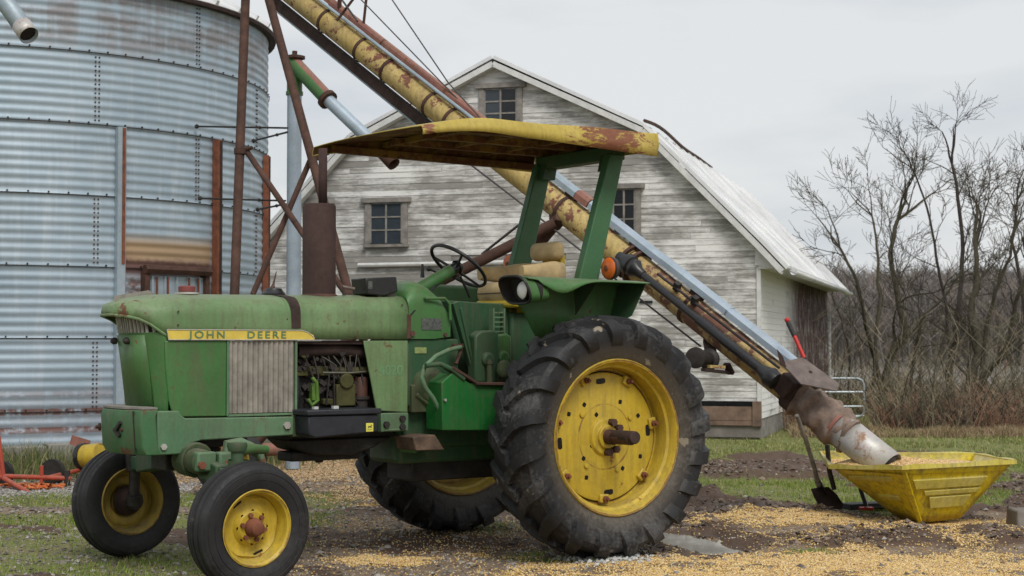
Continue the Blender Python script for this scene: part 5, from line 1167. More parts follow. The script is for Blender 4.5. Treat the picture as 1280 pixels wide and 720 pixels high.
mb = MB(); mb.beam((2.995, .16, .945), (3.002, .11, .90), .035, .02); mb.beam((3.0, .08, .90), (2.99, .14, .86), .04, .02); T_(mb, 'weight_socket', 'engine_black', parent=fw)
mb = MB(); mb.beam((2.948, .262, .76), (2.966, .262, 1.012), .01, .006, (0, 1, 0)); T_(mb, 'weight_joint', 'engine_black', parent=fw)
mb = MB(); mb.bb(2.20, 2.86, -.20, .20, .78, .95); mb.bb(2.35, 2.70, -.12, .12, .64, .80); T_(mb, 'front_support', 'engine_black', bevel=.01)
# front axle
mb = MB(); mb.prism([(-.62, .58), (-.3, .62), (0, .66), (.3, .62), (.62, .58), (.62, .70), (.3, .75), (0, .79), (-.3, .75), (-.62, .70)], 2.46, 2.60, 'yz'); ax = T_(mb, 'front_axle', 'green_dark', bevel=.012)
mb = MB()
for s in (1, -1): mb.beam((2.53, s * .40, .65), (2.53, s * .80, .63), .10, .09)
T_(mb, 'axle_extension', 'green_dark', bevel=.008)
for s in (1, -1):
    mb = MB(); mb.tube([(2.54, s * .775, .80), (2.535, s * .80, .42)], .036, 16); mb.lathe([(0, .058), (.16, .062)], (2.537, s * .782, .58), (0, s * .05, 1), 18); mb.lathe([(0, .0), (0, .05), (.03, .06), (.05, .055), (.05, 0)], (2.54, s * .775, .79), (0, 0, 1), 16)
    mb.tube([(2.535, s * .79, .42), (2.535, s * .80, .355)], .052, 14); mb.tube([(2.5275, s * .79, .372), (2.5275, s * .93, .372)], .05, 16); T_(mb, 'spindle', 'green_dark' if s > 0 else 'iron')
    mb = MB(); mb.tube([(2.54, s * .775, .79), (2.44, s * .74, .80), (2.30, s * .66, .785)], [.035, .03, .025], 10); T_(mb, 'steering_arm', 'green')
    mb = MB(); mb.tube([(2.30, s * .66, .775), (2.25, s * .12, .74)], .018, 10); T_(mb, 'tie_rod', 'green_dark')
# castings and clamp seen above the near front tyre
mb = MB(); mb.tube([(2.60, .20, .72), (2.60, .36, .715)], .105, 18); mb.tube([(2.62, .36, .715), (2.62, .50, .71)], .075, 14); T_(mb, 'pivot_casting', 'green_grimy', bevel=.01)
mb = MB(); mb.bb(2.56, 2.68, .46, .54, .66, .775); mb.bb(2.47, 2.55, .46, .56, .655, .77); T_(mb, 'axle_clamp', 'green_bracket', bevel=.012)
mb = MB(); 
for x, z in ((2.66, .70), (2.50, .70)): mb = MB(); mb.hexbolt((x, .545, z), (0, 1, 0), .024, .025); T_(mb, 'clamp_bolt', 'rust_bright')
mb = MB(); mb.tube([U(*q, .45) for q in ((283, 572), (285, 556), (300, 554), (314, 560), (324, 568), (328, 580))], [.03, .036, .036, .034, .030, .026], 12); T_(mb, 'steering_link', 'green_bracket')
# battery box
P = [(2.045, .845), (1.43, .855), (1.43, .975), (2.045, .975)]
mb = MB(); mb.prism([(1.925, .848), (1.88, .828), (1.43, .853), (1.43, .965), (1.925, .965)], .20, .475); bt = T_(mb, 'battery_box', 'battery_black', bevel=.01)
mb = MB(); mb.bb(1.415, 1.94, .18, .49, .967, 1.002); T_(mb, 'battery_lid', 'battery_black', bevel=.008, parent=bt)
mb = MB(); mb.box((1.70, .40, 1.012), (.035, .03, .018)); mb.box((1.50 + .35, .42, 1.012), (.03, .03, .016)); T_(mb, 'lid_clip', 'plastic_white', parent=bt)
em = MB(); em.box((1.497, .478, .884), (.052, .005, .054)); em_ = T_(em, 'emblem', 'emblem_yellow', bevel=.002, parent=bt)
# leaping deer mark: body, neck with antlers, four legs
cx_, cz_ = 1.497, .886; D = lambda pts: [(cx_ - a * .001, cz_ + b * .001) for a, b in pts]
em = MB(); em.prism(D([(-14, 2), (-9, 7), (2, 5), (9, 8), (13, 12), (16, 11), (13, 7), (9, 1), (14, -5), (12, -6), (5, -2), (-5, -1), (-10, -6), (-15, -9), (-11, -3)]), .4806, .4815)
em.prism(D([(12, 12), (8, 17), (9, 13), (4, 16), (9, 10)]), .4806, .4815); em.prism(D([(-17, -15), (17, -15), (17, -17), (-17, -17)]), .4806, .4815); em.build('emblem_mark', 'engine_black', bt, smooth=0)
# gearbox, clutch housing and rear casting
mb = MB(); mb.bb(.05, 1.12, -.20, .20, .62, 1.14); mb.bb(.2, 1.10, -.22, .23, .72, 1.02); mb.bb(-.36, .30, -.26, .26, .52, 1.25); T_(mb, 'gearbox', 'green_dark', bevel=.03)
mb = MB(); mb.tube([(0, -.80, .808), (0, .80, .808)], .095, 20); mb.lathe([(0, .20), (.10, .17), (.28, .12)], (0, .2, .808), (0, 1, 0), 24); mb.lathe([(0, .20), (.10, .17), (.28, .12)], (0, -.2, .808), (0, -1, 0), 24); T_(mb, 'axle_housing', 'green_dark')
mb = MB(); mb.tube([(0, -1.02, .808), (0, 1.27, .808)], .042, 18); T_(mb, 'axle_shaft', 'rust_dark', bevel=.006)
mb = MB(); mb.bb(.70, 1.10, -.23, .27, 1.0, 1.44); pn = T_(mb, 'clutch_housing', 'green_dark', bevel=.012)
mb = MB(); mb.bb(.955, 1.045, .271, .275, 1.345, 1.385); T_(mb, 'data_plate', 'label_gold', parent=pn, smooth=0)
mb = MB(); mb.lathe([(0, .14), (.06, .13), (.10, .09), (.10, 0)], (.93, .24, 1.12), (0, 1, 0), 24); mb.bb(.86, 1.08, .2, .30, .96, 1.14); mb.tube([(1.05, .30, 1.08), (.9, .33, .97), (.72, .36, .86)], .018, 8); T_(mb, 'clutch_cover', 'green_grimy', bevel=.015)
mb = MB(); mb.tube([(.80, .34, .93), (.60, .38, .84)], .014, 8); mb.tube([(.98, .30, 1.02), (.80, .40, .93), (.76, .42, .85)], .016, 8); T_(mb, 'pedal_linkage', 'green_grimy')
# dash cowl
mb = MB()
def csec(x, w, zb, zt, rad): 
    pts = [(w, zb), (w, zt - rad)] + [(w - rad * (1 - cos(a)), zt - rad + rad * sin(a)) for a in np.linspace(0, pi / 2, 8)[1:]] + [(0, zt + .004)]; full = pts + [(-a, b) for a, b in pts[-2::-1]]; return [Vector((x, a, b)) for a, b in full]
mb.loft([csec(*a) for a in ((1.10, .290, 1.44, 1.738, .11), (1.06, .285, 1.44, 1.80, .14), (.99, .283, 1.44, 1.825, .15), (.90, .282, 1.44, 1.79, .15), (.82, .280, 1.45, 1.72, .12), (.77, .276, 1.455, 1.64, .10), (.762, .26, 1.46, 1.60, .08))], capends=True)
cw = T_(mb, 'dash_cowl', 'green', smooth=50)
mb = MB(); mb.bb(.845, 1.00, .281, .287, 1.50, 1.575); T_(mb, 'data_plate', 'label_grey', parent=cw, smooth=0)
mb = MB(); mb.bb(1.085, 1.118, .286, .297, 1.44, 1.60); T_(mb, 'hood_hinge', 'rust', parent=cw, bevel=.004)
mb = MB(); mb.hexbolt((1.075, .286, 1.475), (0, 1, 0), .02, .015); mb.hexbolt((.815, .28, 1.468), (0, 1, 0), .014, .012); T_(mb, 'cowl_bolt', 'rust', parent=cw)
mb = MB(); a = [U(*q, .30) for q in ((532, 373), (556, 373), (562, 380), (563, 400))]; mb.tube([a[0] + Vector((0, -.06, 0))] + a, .010, 8); T_(mb, 'cowl_handle', 'green', parent=cw)
mb = MB(); sp_ = [U(545, 356, .12), U(532, 372, .2), U(520, 386, .275), U(510, 397, .29)]; mb.tube(sp_, .009, 6); T_(mb, 'cowl_cable', 'hose_black', parent=cw)
# black monitor box on its bracket
c_ = (U(442, 355, .1) + U(494, 361, .1)) / 2; mb = MB(); mb.prism([(c_.x + .11, c_.z - .055), (c_.x + .125, c_.z + .05), (c_.x - .11, c_.z + .062), (c_.x - .12, c_.z - .035), (c_.x - .02, c_.z - .065)], .0, .20); bx_ = T_(mb, 'monitor_box', 'black_plastic', bevel=.008)
mb = MB(); mb.bb(c_.x + .075, c_.x + .105, .2005, .202, c_.z - .02, c_.z + .03); T_(mb, 'monitor_label', 'label_grey', parent=bx_, smooth=0)
mb = MB(); mb.beam((c_.x, .1, c_.z - .05), (c_.x + .02, .1, 1.72), .16, .05); mb.tube([(c_.x + .15, .1, c_.z - .02), (c_.x + .22, .08, 1.78), (c_.x + .20, .05, 1.72)], .012, 8); mb.bb(c_.x - .12, c_.x - .06, .04, .16, 1.70, c_.z - .03); T_(mb, 'monitor_bracket', 'plate_steel', parent=bx_)
# exhaust
mx0 = 1.605; mb = MB(); mb.lathe([(1.70, .06), (1.705, .108), (2.30, .108), (2.315, .10), (2.315, .0)], (mx0, 0, 0), (0, 0, 1), 36); mf = T_(mb, 'muffler', 'exhaust', smooth=30)
mb = MB(); mb.tube([(mx0 - .025, 0, 2.31), (mx0 - .025, 0, 2.68)], .027, 20, cap=False); T_(mb, 'exhaust_pipe', 'exhaust', parent=mf, solid=.003)
mb = MB(); mb.lathe([(1.70, .13), (1.718, .125), (1.73, .11)], (mx0, 0, .0), (0, 0, 1), 30); T_(mb, 'muffler_collar', 'rust', parent=mf)
# caps on the hood
cp = MB(); cp.lathe([(0, .075), (.012, .075), (.014, .05), (.014, 0)], (2.53, .02, 1.712), (0, 0, 1), 28); c1 = T_(cp, 'cap_seat', 'trim_silver')
cp = MB(); cp.lathe([(.012, .045), (.02, .052), (.045, .052), (.052, .045), (.052, 0)], (2.53, .02, 1.712), (0, 0, 1), 28); T_(cp, 'radiator_cap', 'red_cap', parent=c1)
cp = MB(); cp.lathe([(-.01, .075), (.012, .078), (.03, .06), (.045, .052), (.055, 0)], (1.93, .0, 1.715), (0, 0, 1), 24); c2 = T_(cp, 'air_cap', 'black_plastic')
cp = MB(); cp.lathe([(.04, .022), (.075, .008), (.16, .003)], (1.95, 0, 1.715), (-.25, 0, 1), 8, cap=True); T_(cp, 'cap_spike', 'filter_rust', parent=c2)
cp = MB(); pts = hsec(1.93, .2895, 1.436, 1.717)[::-1]; row = [p for p in hsec(1.93, .292, 1.436, 1.7185) if p.y > .0 and p.z > 1.50][::-1]
row.insert(0, Vector((1.93, 0, 1.7215))); row[-1] = Vector((1.93, .2945, 1.50)) if row[-1].z < 1.56 else row[-1]
row = [p + Vector((0, .0045, .0045)) for p in row]
cp.loft([[p + Vector((dx * (1 - .25 * i / len(row)) - .012 * i / len(row), 0, 0)) for i, p in enumerate(row)] for dx in (.042, -.040)]); T_(cp, 'rust_run', 'rust_dark', parent=c2, smooth=60)
# steering column and wheel
s0 = U(515, 388, .12); s1 = Vector((.56, 0, 1.925)); s0 = Vector((.985, .0, 1.70)); ax_ = (s1 - s0).normalized()
mb = MB(); mb.tube([s0, s0.lerp(s1, .55), s0.lerp(s1, .93)], [.055, .046, .042], 16); T_(mb, 'steering_column', 'green')
mb = MB(); mb.tube([s0.lerp(s1, .9), s0.lerp(s1, 1.05)], .040, 16); mb.lathe([(0, .05), (.02, .045), (.03, 0)], s0.lerp(s1, 1.04), ax_, 16); st_ = T_(mb, 'column_head', 'black_plastic')
wa_ = Vector((-.62, 0, .78)).normalized(); a_, b_, _ = frame(wa_); wc = s1 + ax_ * .03 - wa_ * .025
mb = MB(); mb.tube([wc + (a_ * cos(t) + b_ * sin(t)) * .217 + wa_ * .03 for t in np.linspace(0, 2 * pi, 49)], .0125, 10, cap=False); sw = T_(mb, 'steering_wheel', 'black_plastic', smooth=60)
mb = MB()
for t in (.5, 2.6, 4.7): mb.tube([wc + (a_ * cos(t) + b_ * sin(t)) * .03, wc + (a_ * cos(t) + b_ * sin(t)) * .217 + wa_ * .03], .0095, 8)
T_(mb, 'wheel_spoke', 'black_plastic', parent=sw)
mb = MB(); a = U(557, 346, -.05); b = U(536, 336, -.05); mb.tube([U(572, 345, 0), a, b], .007, 8); mb.ball(b, .018, 10); T_(mb, 'throttle_lever', 'black_plastic')
mb = MB(); a = U(528, 347, -.25); b = U(528, 330, -.25); mb.tube([a, b], [.016, .008], 8); T_(mb, 'gear_lever', 'black_plastic'); mb = MB(); mb.tube([U(575, 345, -.1), U(583, 362, -.1), U(587, 372, -.1)], .009, 8); T_(mb, 'shift_lever', 'black_plastic')
# cockpit floor, console, hydraulic bodies
mb = MB(); mb.bb(.25, .95, -.45, .30, 1.14, 1.17); mb.bb(-.05, .30, -.30, .30, 1.2, 1.24); T_(mb, 'platform', 'green_grimy', bevel=.004)
P_ = lambda y, *q: [(U(a, b, y).x, U(a, b, y).z) for a, b in q]
mb = MB(); mb.prism(P_(.20, (567, 375), (610, 378), (655, 380), (660, 470), (598, 470), (580, 450)), .02, .12); T_(mb, 'console_panel', 'green_dark', smooth=0, bevel=.008)
mb = MB(); mb.beam(U(568, 378, .24), U(592, 465, .24), .05, .05); mb.tube([U(576, 385, .27), U(590, 450, .27)], .010, 8); T_(mb, 'brake_post', 'green_dark', bevel=.006)
mb = MB(); q0 = U(622, 400, .25); 
for k_ in range(5): z = q0.z + .05 - k_ * .032; mb.box((q0.x, .25, z), (.085, .03, .010))
mb.bb(q0.x - .05, q0.x - .038, .22, .27, q0.z - .12, q0.z + .08); mb.bb(q0.x + .038, q0.x + .05, .22, .27, q0.z - .12, q0.z + .08); T_(mb, 'linkage_rack', 'green_bracket', smooth=0)
for (px0, py0, px1, py1, y, mt) in ((594, 420, 624, 478, .32, 'green_dark'), (616, 424, 640, 470, .28, 'green')):
    a = U(px0, py0, y); b = U(px1, py1, y); mb = MB(); mb.prism([(a.x, b.z), (b.x, b.z), (b.x, a.z + .02), (b.x + .04, a.z + .04), (a.x - .05, a.z + .035), (a.x, a.z)], y - .1, y); mb.lathe([(0, .05), (.03, .045), (.03, 0)], ((a.x + b.x) / 2, y, (a.z + b.z) / 2), (0, 1, 0), 18); T_(mb, 'hydraulic_valve', mt, bevel=.014)
mb = MB(); c_ = U(612, 455, .36); mb.tube([c_ + Vector((0, 0, -.12)), c_ + Vector((0, 0, .03))], .022, 12); mb.lathe([(0, .03), (.015, .03)], c_, (0, 0, 1), 6, cap=True); c_ = U(630, 462, .38); mb.ball(c_, .06, 12, (1, .7, 1.1)); T_(mb, 'hydraulic_fitting', 'green_grimy')
mb = MB(); mb.tube([U(570, 455, .36), U(577, 436, .34)], .012, 8); mb.beam(U(566, 433, .36), U(578, 432, .36), .03, .025); T_(mb, 'clutch_pedal', 'filter_rust')
mb = MB(); mb.tube([U(*q, y) for q, y in (((576, 434), .40), ((562, 437), .42), ((545, 445), .44), ((531, 458), .46), ((527, 471), .47), ((532, 485), .47), ((541, 497), .46), ((549, 512), .44), ((552, 530), .40))], .015, 12); T_(mb, 'mounting_rail', 'green_bracket', smooth=60)
mb = MB(); mb.tube([U(*q, .50) for q in ((532, 457), (550, 455), (565, 462), (580, 474))], .016, 10); T_(mb, 'mounting_rail', 'green_dark', smooth=60)
# bright green tool box and the mud covered ledge over it
tb = [(U(a, b, .50).x, U(a, b, .50).z) for a, b in ((552, 478), (566, 466), (588, 479), (640, 481), (640, 538), (553, 538))]
mb = MB(); mb.prism(tb, .30, .50); bx_ = T_(mb, 'tool_box', 'green_new', bevel=.006, smooth=20)
mb = MB(); c_ = U(556, 500, .505); mb.hexbolt(c_, (0, 1, 0), .010, .012); T_(mb, 'box_latch', 'trim_silver', parent=bx_)
mb = MB(); mb.beam(U(560, 459, .46), U(590, 478, .46), .12, .02, (0, 0, 1)); mb.beam(U(589, 479, .46), U(640, 480, .46), .14, .02, (0, 0, 1)); T_(mb, 'box_ledge', 'rust', bevel=.004)
mb = MB(); a, b = U(512, 546, .40), U(550, 563, .46); mb.prism(P_(.42, (512, 546), (540, 543), (552, 562), (516, 563)), .22, .46); T_(mb, 'foot_step', 'mud_step', bevel=.006)
mb = MB(); mb.prism(P_(.30, (502, 545), (511, 546), (517, 562), (508, 566)), .22, .40); T_(mb, 'step_hanger', 'green', bevel=.004)
mb = MB(); mb.bb(.3, 1.0, -.16, .16, .50, .64); mb.bb(1.35, 1.85, -.10, .10, .66, .72); mb.tube([(1.6, 0, .67), (1.6, 0, .64)], .03, 8); T_(mb, 'belly_pan', 'engine_black', bevel=.03)
mb = MB(); mb.bb(-.95, -.3, -.05, .05, .40, .45); mb.tube([(-.35, .28, .55), (-.9, .38, .50)], .03, 10); mb.tube([(-.35, -.28, .55), (-.9, -.38, .50)], .03, 10); mb.tube([(-.30, 0, .95), (-.75, 0, .85)], .03, 10); T_(mb, 'drawbar', 'iron', bevel=.006)
# seat
SZ = lambda px, py, y: U(px, py, y)
def cushion(name, mat, ctr, size, rnd=.05, rx=0., parent=tr, ex=0):
    mb = MB(); mb.box(ctr, size, Matrix.Rotation(rx, 3, 'Y')); return mb.build(name, mat, parent, bevel=rnd, seg=5, smooth=60)
st0 = cushion('seat_cushion', 'seat_tan', (.03, 0, 1.765), (.42, .50, .15), .065)
mb = MB(); mb.tube([(.243, -.20, 1.76), (.243, .20, 1.76)], .004, 5); mb.tube([(.20, .252, 1.76), (-.14, .252, 1.76)], .004, 5); T_(mb, 'cushion_seam', 'black_plastic', parent=st0)
mb = MB(); mb.bb(-.17, .235, -.245, .245, 1.655, 1.712); T_(mb, 'seat_pan', 'seat_yellow', bevel=.02, parent=st0)
# wrap-round back: swept pad
mb = MB(); secs = []
for t in np.linspace(-1.0, 1.0, 25):
    ang = t * radians(118); cx2, cy2 = -.02, 0; rx_, ry_ = .27, .26
    x = cx2 - rx_ * cos(ang) if abs(ang) < pi / 2 else cx2 + (abs(ang) - pi / 2) * .42; y = ry_ * (sin(ang) if abs(ang) < pi / 2 else math.copysign(1, ang)); n_ = Vector((-cos(ang), sin(ang), 0)) if abs(ang) < pi / 2 else Vector((0, math.copysign(1, ang), 0))
    h_ = .078 * (1 + .06 * sin(t * 11)) * (1 - .45 * max(0, abs(t) - .6) / .4); row = []
    for k_ in range(12): a = 2 * pi * k_ / 12; row.append(Vector((x, y, 1.905)) + n_ * .032 * cos(a) + Vector((0, 0, 1)) * h_ * math.copysign(abs(sin(a)) ** .7, sin(a)))
    secs.append(row)
mb.loft(secs, close=True, capends=True); T_(mb, 'arm_back_pad', 'seat_tan', smooth=60, parent=st0)
cushion('back_pad', 'seat_tan', (-.22, 0, 2.065), (.10, .34, .13), .048, parent=st0)
mb = MB(); mb.bb(-.30, -.255, -.11, .11, 1.80, 2.04); mb.bb(-.28, .2, -.12, .12, 1.62, 1.672); T_(mb, 'seat_frame', 'seat_yellow', bevel=.006, parent=st0)
mb = MB(); mb.bb(-.2, .2, -.16, .16, 1.25, 1.62); T_(mb, 'seat_suspension', 'green_dark', bevel=.02)
# fenders: inner wall, flat top, drooping outer skirt, lamp pod in front
for s in (1, -1):
    yi, yo = .585, .945; rows = []
    n = 26
    for i in range(n + 1):
        t = i / n; x = .60 - 1.0 * t; zt = 1.835 - .012 * t
        # droop of the outer edge: deep behind the lamp, fading to the rear
        dr = .085 * math.exp(-((x - .33) / .16) ** 2) + .012; 
        if x > .50: dr *= .6
        row = [(yi, 1.30 + .34 * max(0, (t - .0)) * 1.0 if t > .5 else 1.30 + .10), (yi, 1.62), (yi + .01, zt - .03), (yi + .035, zt)]
        row += [(yi + .10, zt + .006), (yi + .20, zt + .008), (yo - .09, zt), (yo - .05, zt - dr * .25), (yo - .022, zt - dr * .6), (yo - .012, zt - dr)]
        rows.append([Vector((x, s * a, b)) for a, b in row])
    for row in rows:      # inner wall follows the arc of the tyre
        x = row[0].x; row[0].z = .82 + math.sqrt(max(.02, .70 ** 2 - x * x)) * .75
    for row in rows:
        if row[0].x > 0:
            x = row[0].x; row[0].z = max(row[0].z, 1.44); row[0].x = x * .48; row[1].x = x * .66; row[2].x = x * .97
    mb = MB(); mb.loft(rows); fd = T_(mb, 'fender', 'green', smooth=45, solid=.007)
    # rear and front closing webs
    mb = MB(); mb.add([(-.40, s * yi, 1.823), (-.40, s * (yo - .05), 1.82), (-.33, s * (yo - .12), 1.60), (-.30, s * yi, 1.50)], [(0, 1, 2, 3)]); T_(mb, 'fender_rear_web', 'green_dark', smooth=0, solid=.006, parent=fd)
    mb = MB(); mb.add([(-.02, s * (yi + .004), 1.81), (-.02, s * (yo - .10), 1.81), (-.02, s * (yi + .02), 1.60)], [(0, 1, 2)]); T_(mb, 'fender_front_web', 'green_dark', smooth=0, solid=.006, parent=fd)
    # lamp pod, its inside coloured black to stand for the shade within
    mb = MB(); secs = []
    for x, k_ in ((.60, 1.0), (.585, .96), (.53, .92), (.43, .80), (.39, .4)):
        row = []
        for j in range(24):
            a = 2 * pi * j / 24; ca, sa = cos(a), sin(a); yy = .785 + .155 * k_ * math.copysign(abs(ca) ** .6, ca); zz = 1.755 + .088 * k_ * math.copysign(abs(sa) ** .7, sa) * (1 if sa > 0 else 1.0)
            row.append(Vector((x + .04 * (zz - 1.75) / .09, s * yy, zz)))
        secs.append(row)
    mb.loft(secs, close=True); pod = T_(mb, 'lamp_pod', 'green', smooth=50, solid=.006, parent=fd)
    mb = MB(); mb.loft([[Vector((p.x - .004, s * (.785 + (s * p.y - .785) * .95), 1.755 + (p.z - 1.755) * .95)) for p in sc] for sc in secs], close=True); T_(mb, 'pod_shade_liner', 'engine_black', smooth=50, parent=fd)
    mb = MB(); mb.tube(secs[0] + secs[0][:1], .009, 6, cap=False); T_(mb, 'pod_rim', 'lamp_rubber', smooth=60, parent=fd)
    mb = MB(); mb.loft(secs[2:3] + [[Vector((.48, p.y, p.z)) for p in secs[2]]], close=True, capends=True); T_(mb, 'pod_back', 'engine_black', parent=fd)
    mb = MB(); mb.lathe([(.020, .0), (.018, .026), (.010, .048), (-.006, .060)], (.585, s * .845, 1.752), (1, 0, 0), 28); hl = T_(mb, 'headlamp', 'lens', smooth=60, parent=fd)
    mb = MB(); mb.lathe([(-.01, .064), (.08, .060), (.08, 0)], (.585, s * .845, 1.752), (-1, 0, 0), 28); T_(mb, 'headlamp_shell', 'lamp_rubber', parent=fd)
    # amber flasher
    c_ = Vector((-.33, s * .60, 1.925 if s > 0 else 2.0)); mb = MB(); mb.lathe([(0, .0), (0, .045), (.01, .072), (.05, .080), (.06, .078)], c_ - Vector((.035, 0, 0)), (1, 0, 0), 28); mb.tube([c_ + Vector((0, -.0, -.07)), c_ + Vector((0, 0, -.10))], .012, 8); fl_ = T_(mb, 'flasher_body', 'lamp_rubber', smooth=60)
    mb = MB(); mb.lathe([(.022, .076), (.034, .070), (.042, .045), (.045, .0)], c_, (1, .0, 0), 28); T_(mb, 'amber_lens', 'amber', smooth=60, parent=fl_); mb = MB(); mb.lathe([(.022, .076), (.0, .078)], c_, (1, 0, 0), 28); mb.lathe([(.044, .022), (.050, .018), (.052, 0)], c_, (1, 0, 0), 16); T_(mb, 'lens_ring', 'rust_bright', parent=fl_)
# roll-over frame
for s in (1, -1):
    b0, b1, t0, t1 = (-.055, -.285), None, (-.30, -.45), None; y0, y1 = s * .395, s * .465
    mb = MB(); mb.prism([(-.13, 1.30), (-.155, 1.845), (-.425, 2.735), (-.555, 2.735), (-.325, 1.845), (-.30, 1.30)], y0, y1); po = T_(mb, 'roll_post', 'green_post', bevel=.008, smooth=20)
    mb = MB(); mb.prism([(-.42, 2.62), (-.455, 2.76), (-.56, 2.76), (-.53, 2.62)], s * .33, s * .40); T_(mb, 'post_gusset', 'green_dark', parent=po, smooth=0)
    if s < 0: mb = MB(); mb.bb(-.40, -.35, y1, y1 + .003, 2.20, 2.28); T_(mb, 'post_label', 'label_gold', parent=po, smooth=0)
mb = MB(); mb.bb(-.565, -.45, -.46, .46, 2.70, 2.795); T_(mb, 'roll_crossbar', 'green_dark', bevel=.008)
# canopy: crowned sheet with turned-down sides
mb = MB(); secs = []; CX = np.linspace(1.27, -.63, 22)
def cz(x, y): 
    t = (x + .63) / 1.9; z = 2.875 - .012 * t; z -= .075 * max(0, (t - .72) / .28) ** 1.7
    return z - .035 * (abs(y) / .72) ** 3 * .3
YS = [-.735, -.73, -.72, -.69, -.6, -.4, -.2, 0, .2, .4, .6, .69, .72, .73, .735]
for i, x in enumerate(CX):
    t = (x + .63) / 1.9; fl_ = .165 - .105 * t; row = []; ff = .145 - .09 * t
    row.append(Vector((x, -.68, cz(x, .72) - ff))); row.append(Vector((x, -.742, cz(x, .72) - ff))); row.append(Vector((x, -.74, cz(x, .72) - fl_ * .5)))
    for y in YS[2:-2]: row.append(Vector((x + (-.10 if False else 0), y, cz(x, y) + .004 * sin(x * 7 + y * 3))))
    row.append(Vector((x, .74, cz(x, .72) - fl_ * .5))); row.append(Vector((x, .742 + .004 * sin(x * 9), cz(x, .72) - fl_)))
    secs.append(row)
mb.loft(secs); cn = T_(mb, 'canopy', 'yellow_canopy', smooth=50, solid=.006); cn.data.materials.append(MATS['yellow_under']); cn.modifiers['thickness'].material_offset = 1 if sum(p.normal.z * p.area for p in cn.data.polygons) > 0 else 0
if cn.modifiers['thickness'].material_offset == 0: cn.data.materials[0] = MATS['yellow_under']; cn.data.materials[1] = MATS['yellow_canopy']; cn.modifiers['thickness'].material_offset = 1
mb = MB(); mb.loft([[Vector((-.63 - dx, y, cz(-.63, y) - dz_)) for y in np.linspace(-.74, .74, 15)] for dx, dz_ in ((0, 0), (.010, .08), (0.0, .13))]); T_(mb, 'canopy_lip', 'yellow_canopy', smooth=50, solid=.005, parent=cn)
mb = MB()
for y in (-.42, .42, 0): mb.bb(-.6, .80, y - .03, y + .03, 2.80, 2.845)
for x in (.72, .3, -.15): mb.bb(x - .02, x + .02, -.7, .7, 2.812, 2.845)
T_(mb, 'canopy_rib', 'yellow_under', smooth=0, parent=cn)

mb = MB(); mb.beam((-.60, -.70, 2.75), (1.15, -.70, 2.775), .05, .05); T_(mb, 'canopy_rail', 'yellow_under', smooth=0, parent=cn)
# ------------------------------------------------------------------ wheels
def rear_tyre():
    R, w2 = .765, .212; mb = MB()
    prof = [(-.165, .505), (-.175, .52), (-.200, .58), (-.213, .65), (-.208, .705), (-.185, .735), (-.12, .752), (0, .760), (.12, .752), (.185, .735), (.208, .705), (.213, .65), (.200, .58), (.175, .52), (.165, .505)]
    mb.lathe(prof, (0, 0, 0), (0, 1, 0), 96)
    def surf(l):      # path from the centre line over the shoulder and down the sidewall; l in metres of arc
        pts = [(0, .760), (.12, .752), (.185, .735), (.208, .705), (.214, .65), (.206, .60)]; acc = 0
        for (a, b), (c, d) in zip(pts, pts[1:]):
            L = math.hypot(c - a, d - b)
            if l <= acc + L: t = (l - acc) / L; return a + (c - a) * t, b + (d - b) * t, atan2(c - a, -(d - b)) 
            acc += L
        return pts[-1][0], pts[-1][1], pi / 2
    N = 20
    for s in (1, -1):
        for k_ in range(N):
            base = 2 * pi * (k_ + (0 if s > 0 else .5)) / N; secs = []
            Lm = .345; m = 14
            for i in range(m + 1):
                t = i / m; l = -.022 + (Lm + .022) * t; y, rr_, an = surf(max(l, 0)); y = y if l > 0 else l
                # normal of the carcass at this arc length
                y2, r2, _ = surf(max(l, 0) + .004); tx, tr_ = (y2 - y, r2 - rr_); q = math.hypot(tx, tr_) or 1; ny, nr_ = (-tr_ / q, tx / q) if l > 0 else (0, 1)
                if nr_ < 0 and ny < 0: ny, nr_ = -ny, -nr_
                hgt = .035 * (1 if t < .70 else max(0, 1 - (t - .70) / .30)) + .0015
                lag = -.235 * (1 - math.exp(-max(l, 0) / .16)) - .06 * t        # shoulder trails the centre
                wd = (.036 + .016 * t)
                row = []
                for off, hh in ((-wd - .014, -.004), (-wd, hgt), (wd, hgt), (wd + .014, -.004)):
                    rad = rr_ + nr_ * hh; yy = y + ny * hh; th = base + lag + off / .76 * (1.0)
                    # wheel local: x forward, z up; positive th turns toward the front
                    row.append(Vector((rad * sin(th), s * yy, rad * cos(th))))
                secs.append(row)
            mb.loft(secs, capends=True)
    return mb
def rear_rim():
    mb = MB(); mb.lathe([(.170, .512), (.182, .506), (.178, .492), (.150, .478), (.125, .472), (.115, .455), (.075, .450), (-.10, .450), (-.14, .475), (-.182, .50), (-.172, .512)], (0, 0, 0), (0, 1, 0), 80); return mb
def rear_disc():
    mb = MB(); mb.lathe([(.035, .0), (.035, .10), (.03, .13), (.028, .40), (.022, .418), (.006, .425), (.006, .452), (-.015, .452), (-.015, 0)], (0, 0, 0), (0, 1, 0), 64)
    return mb
rt = rear_tyre(); first = None
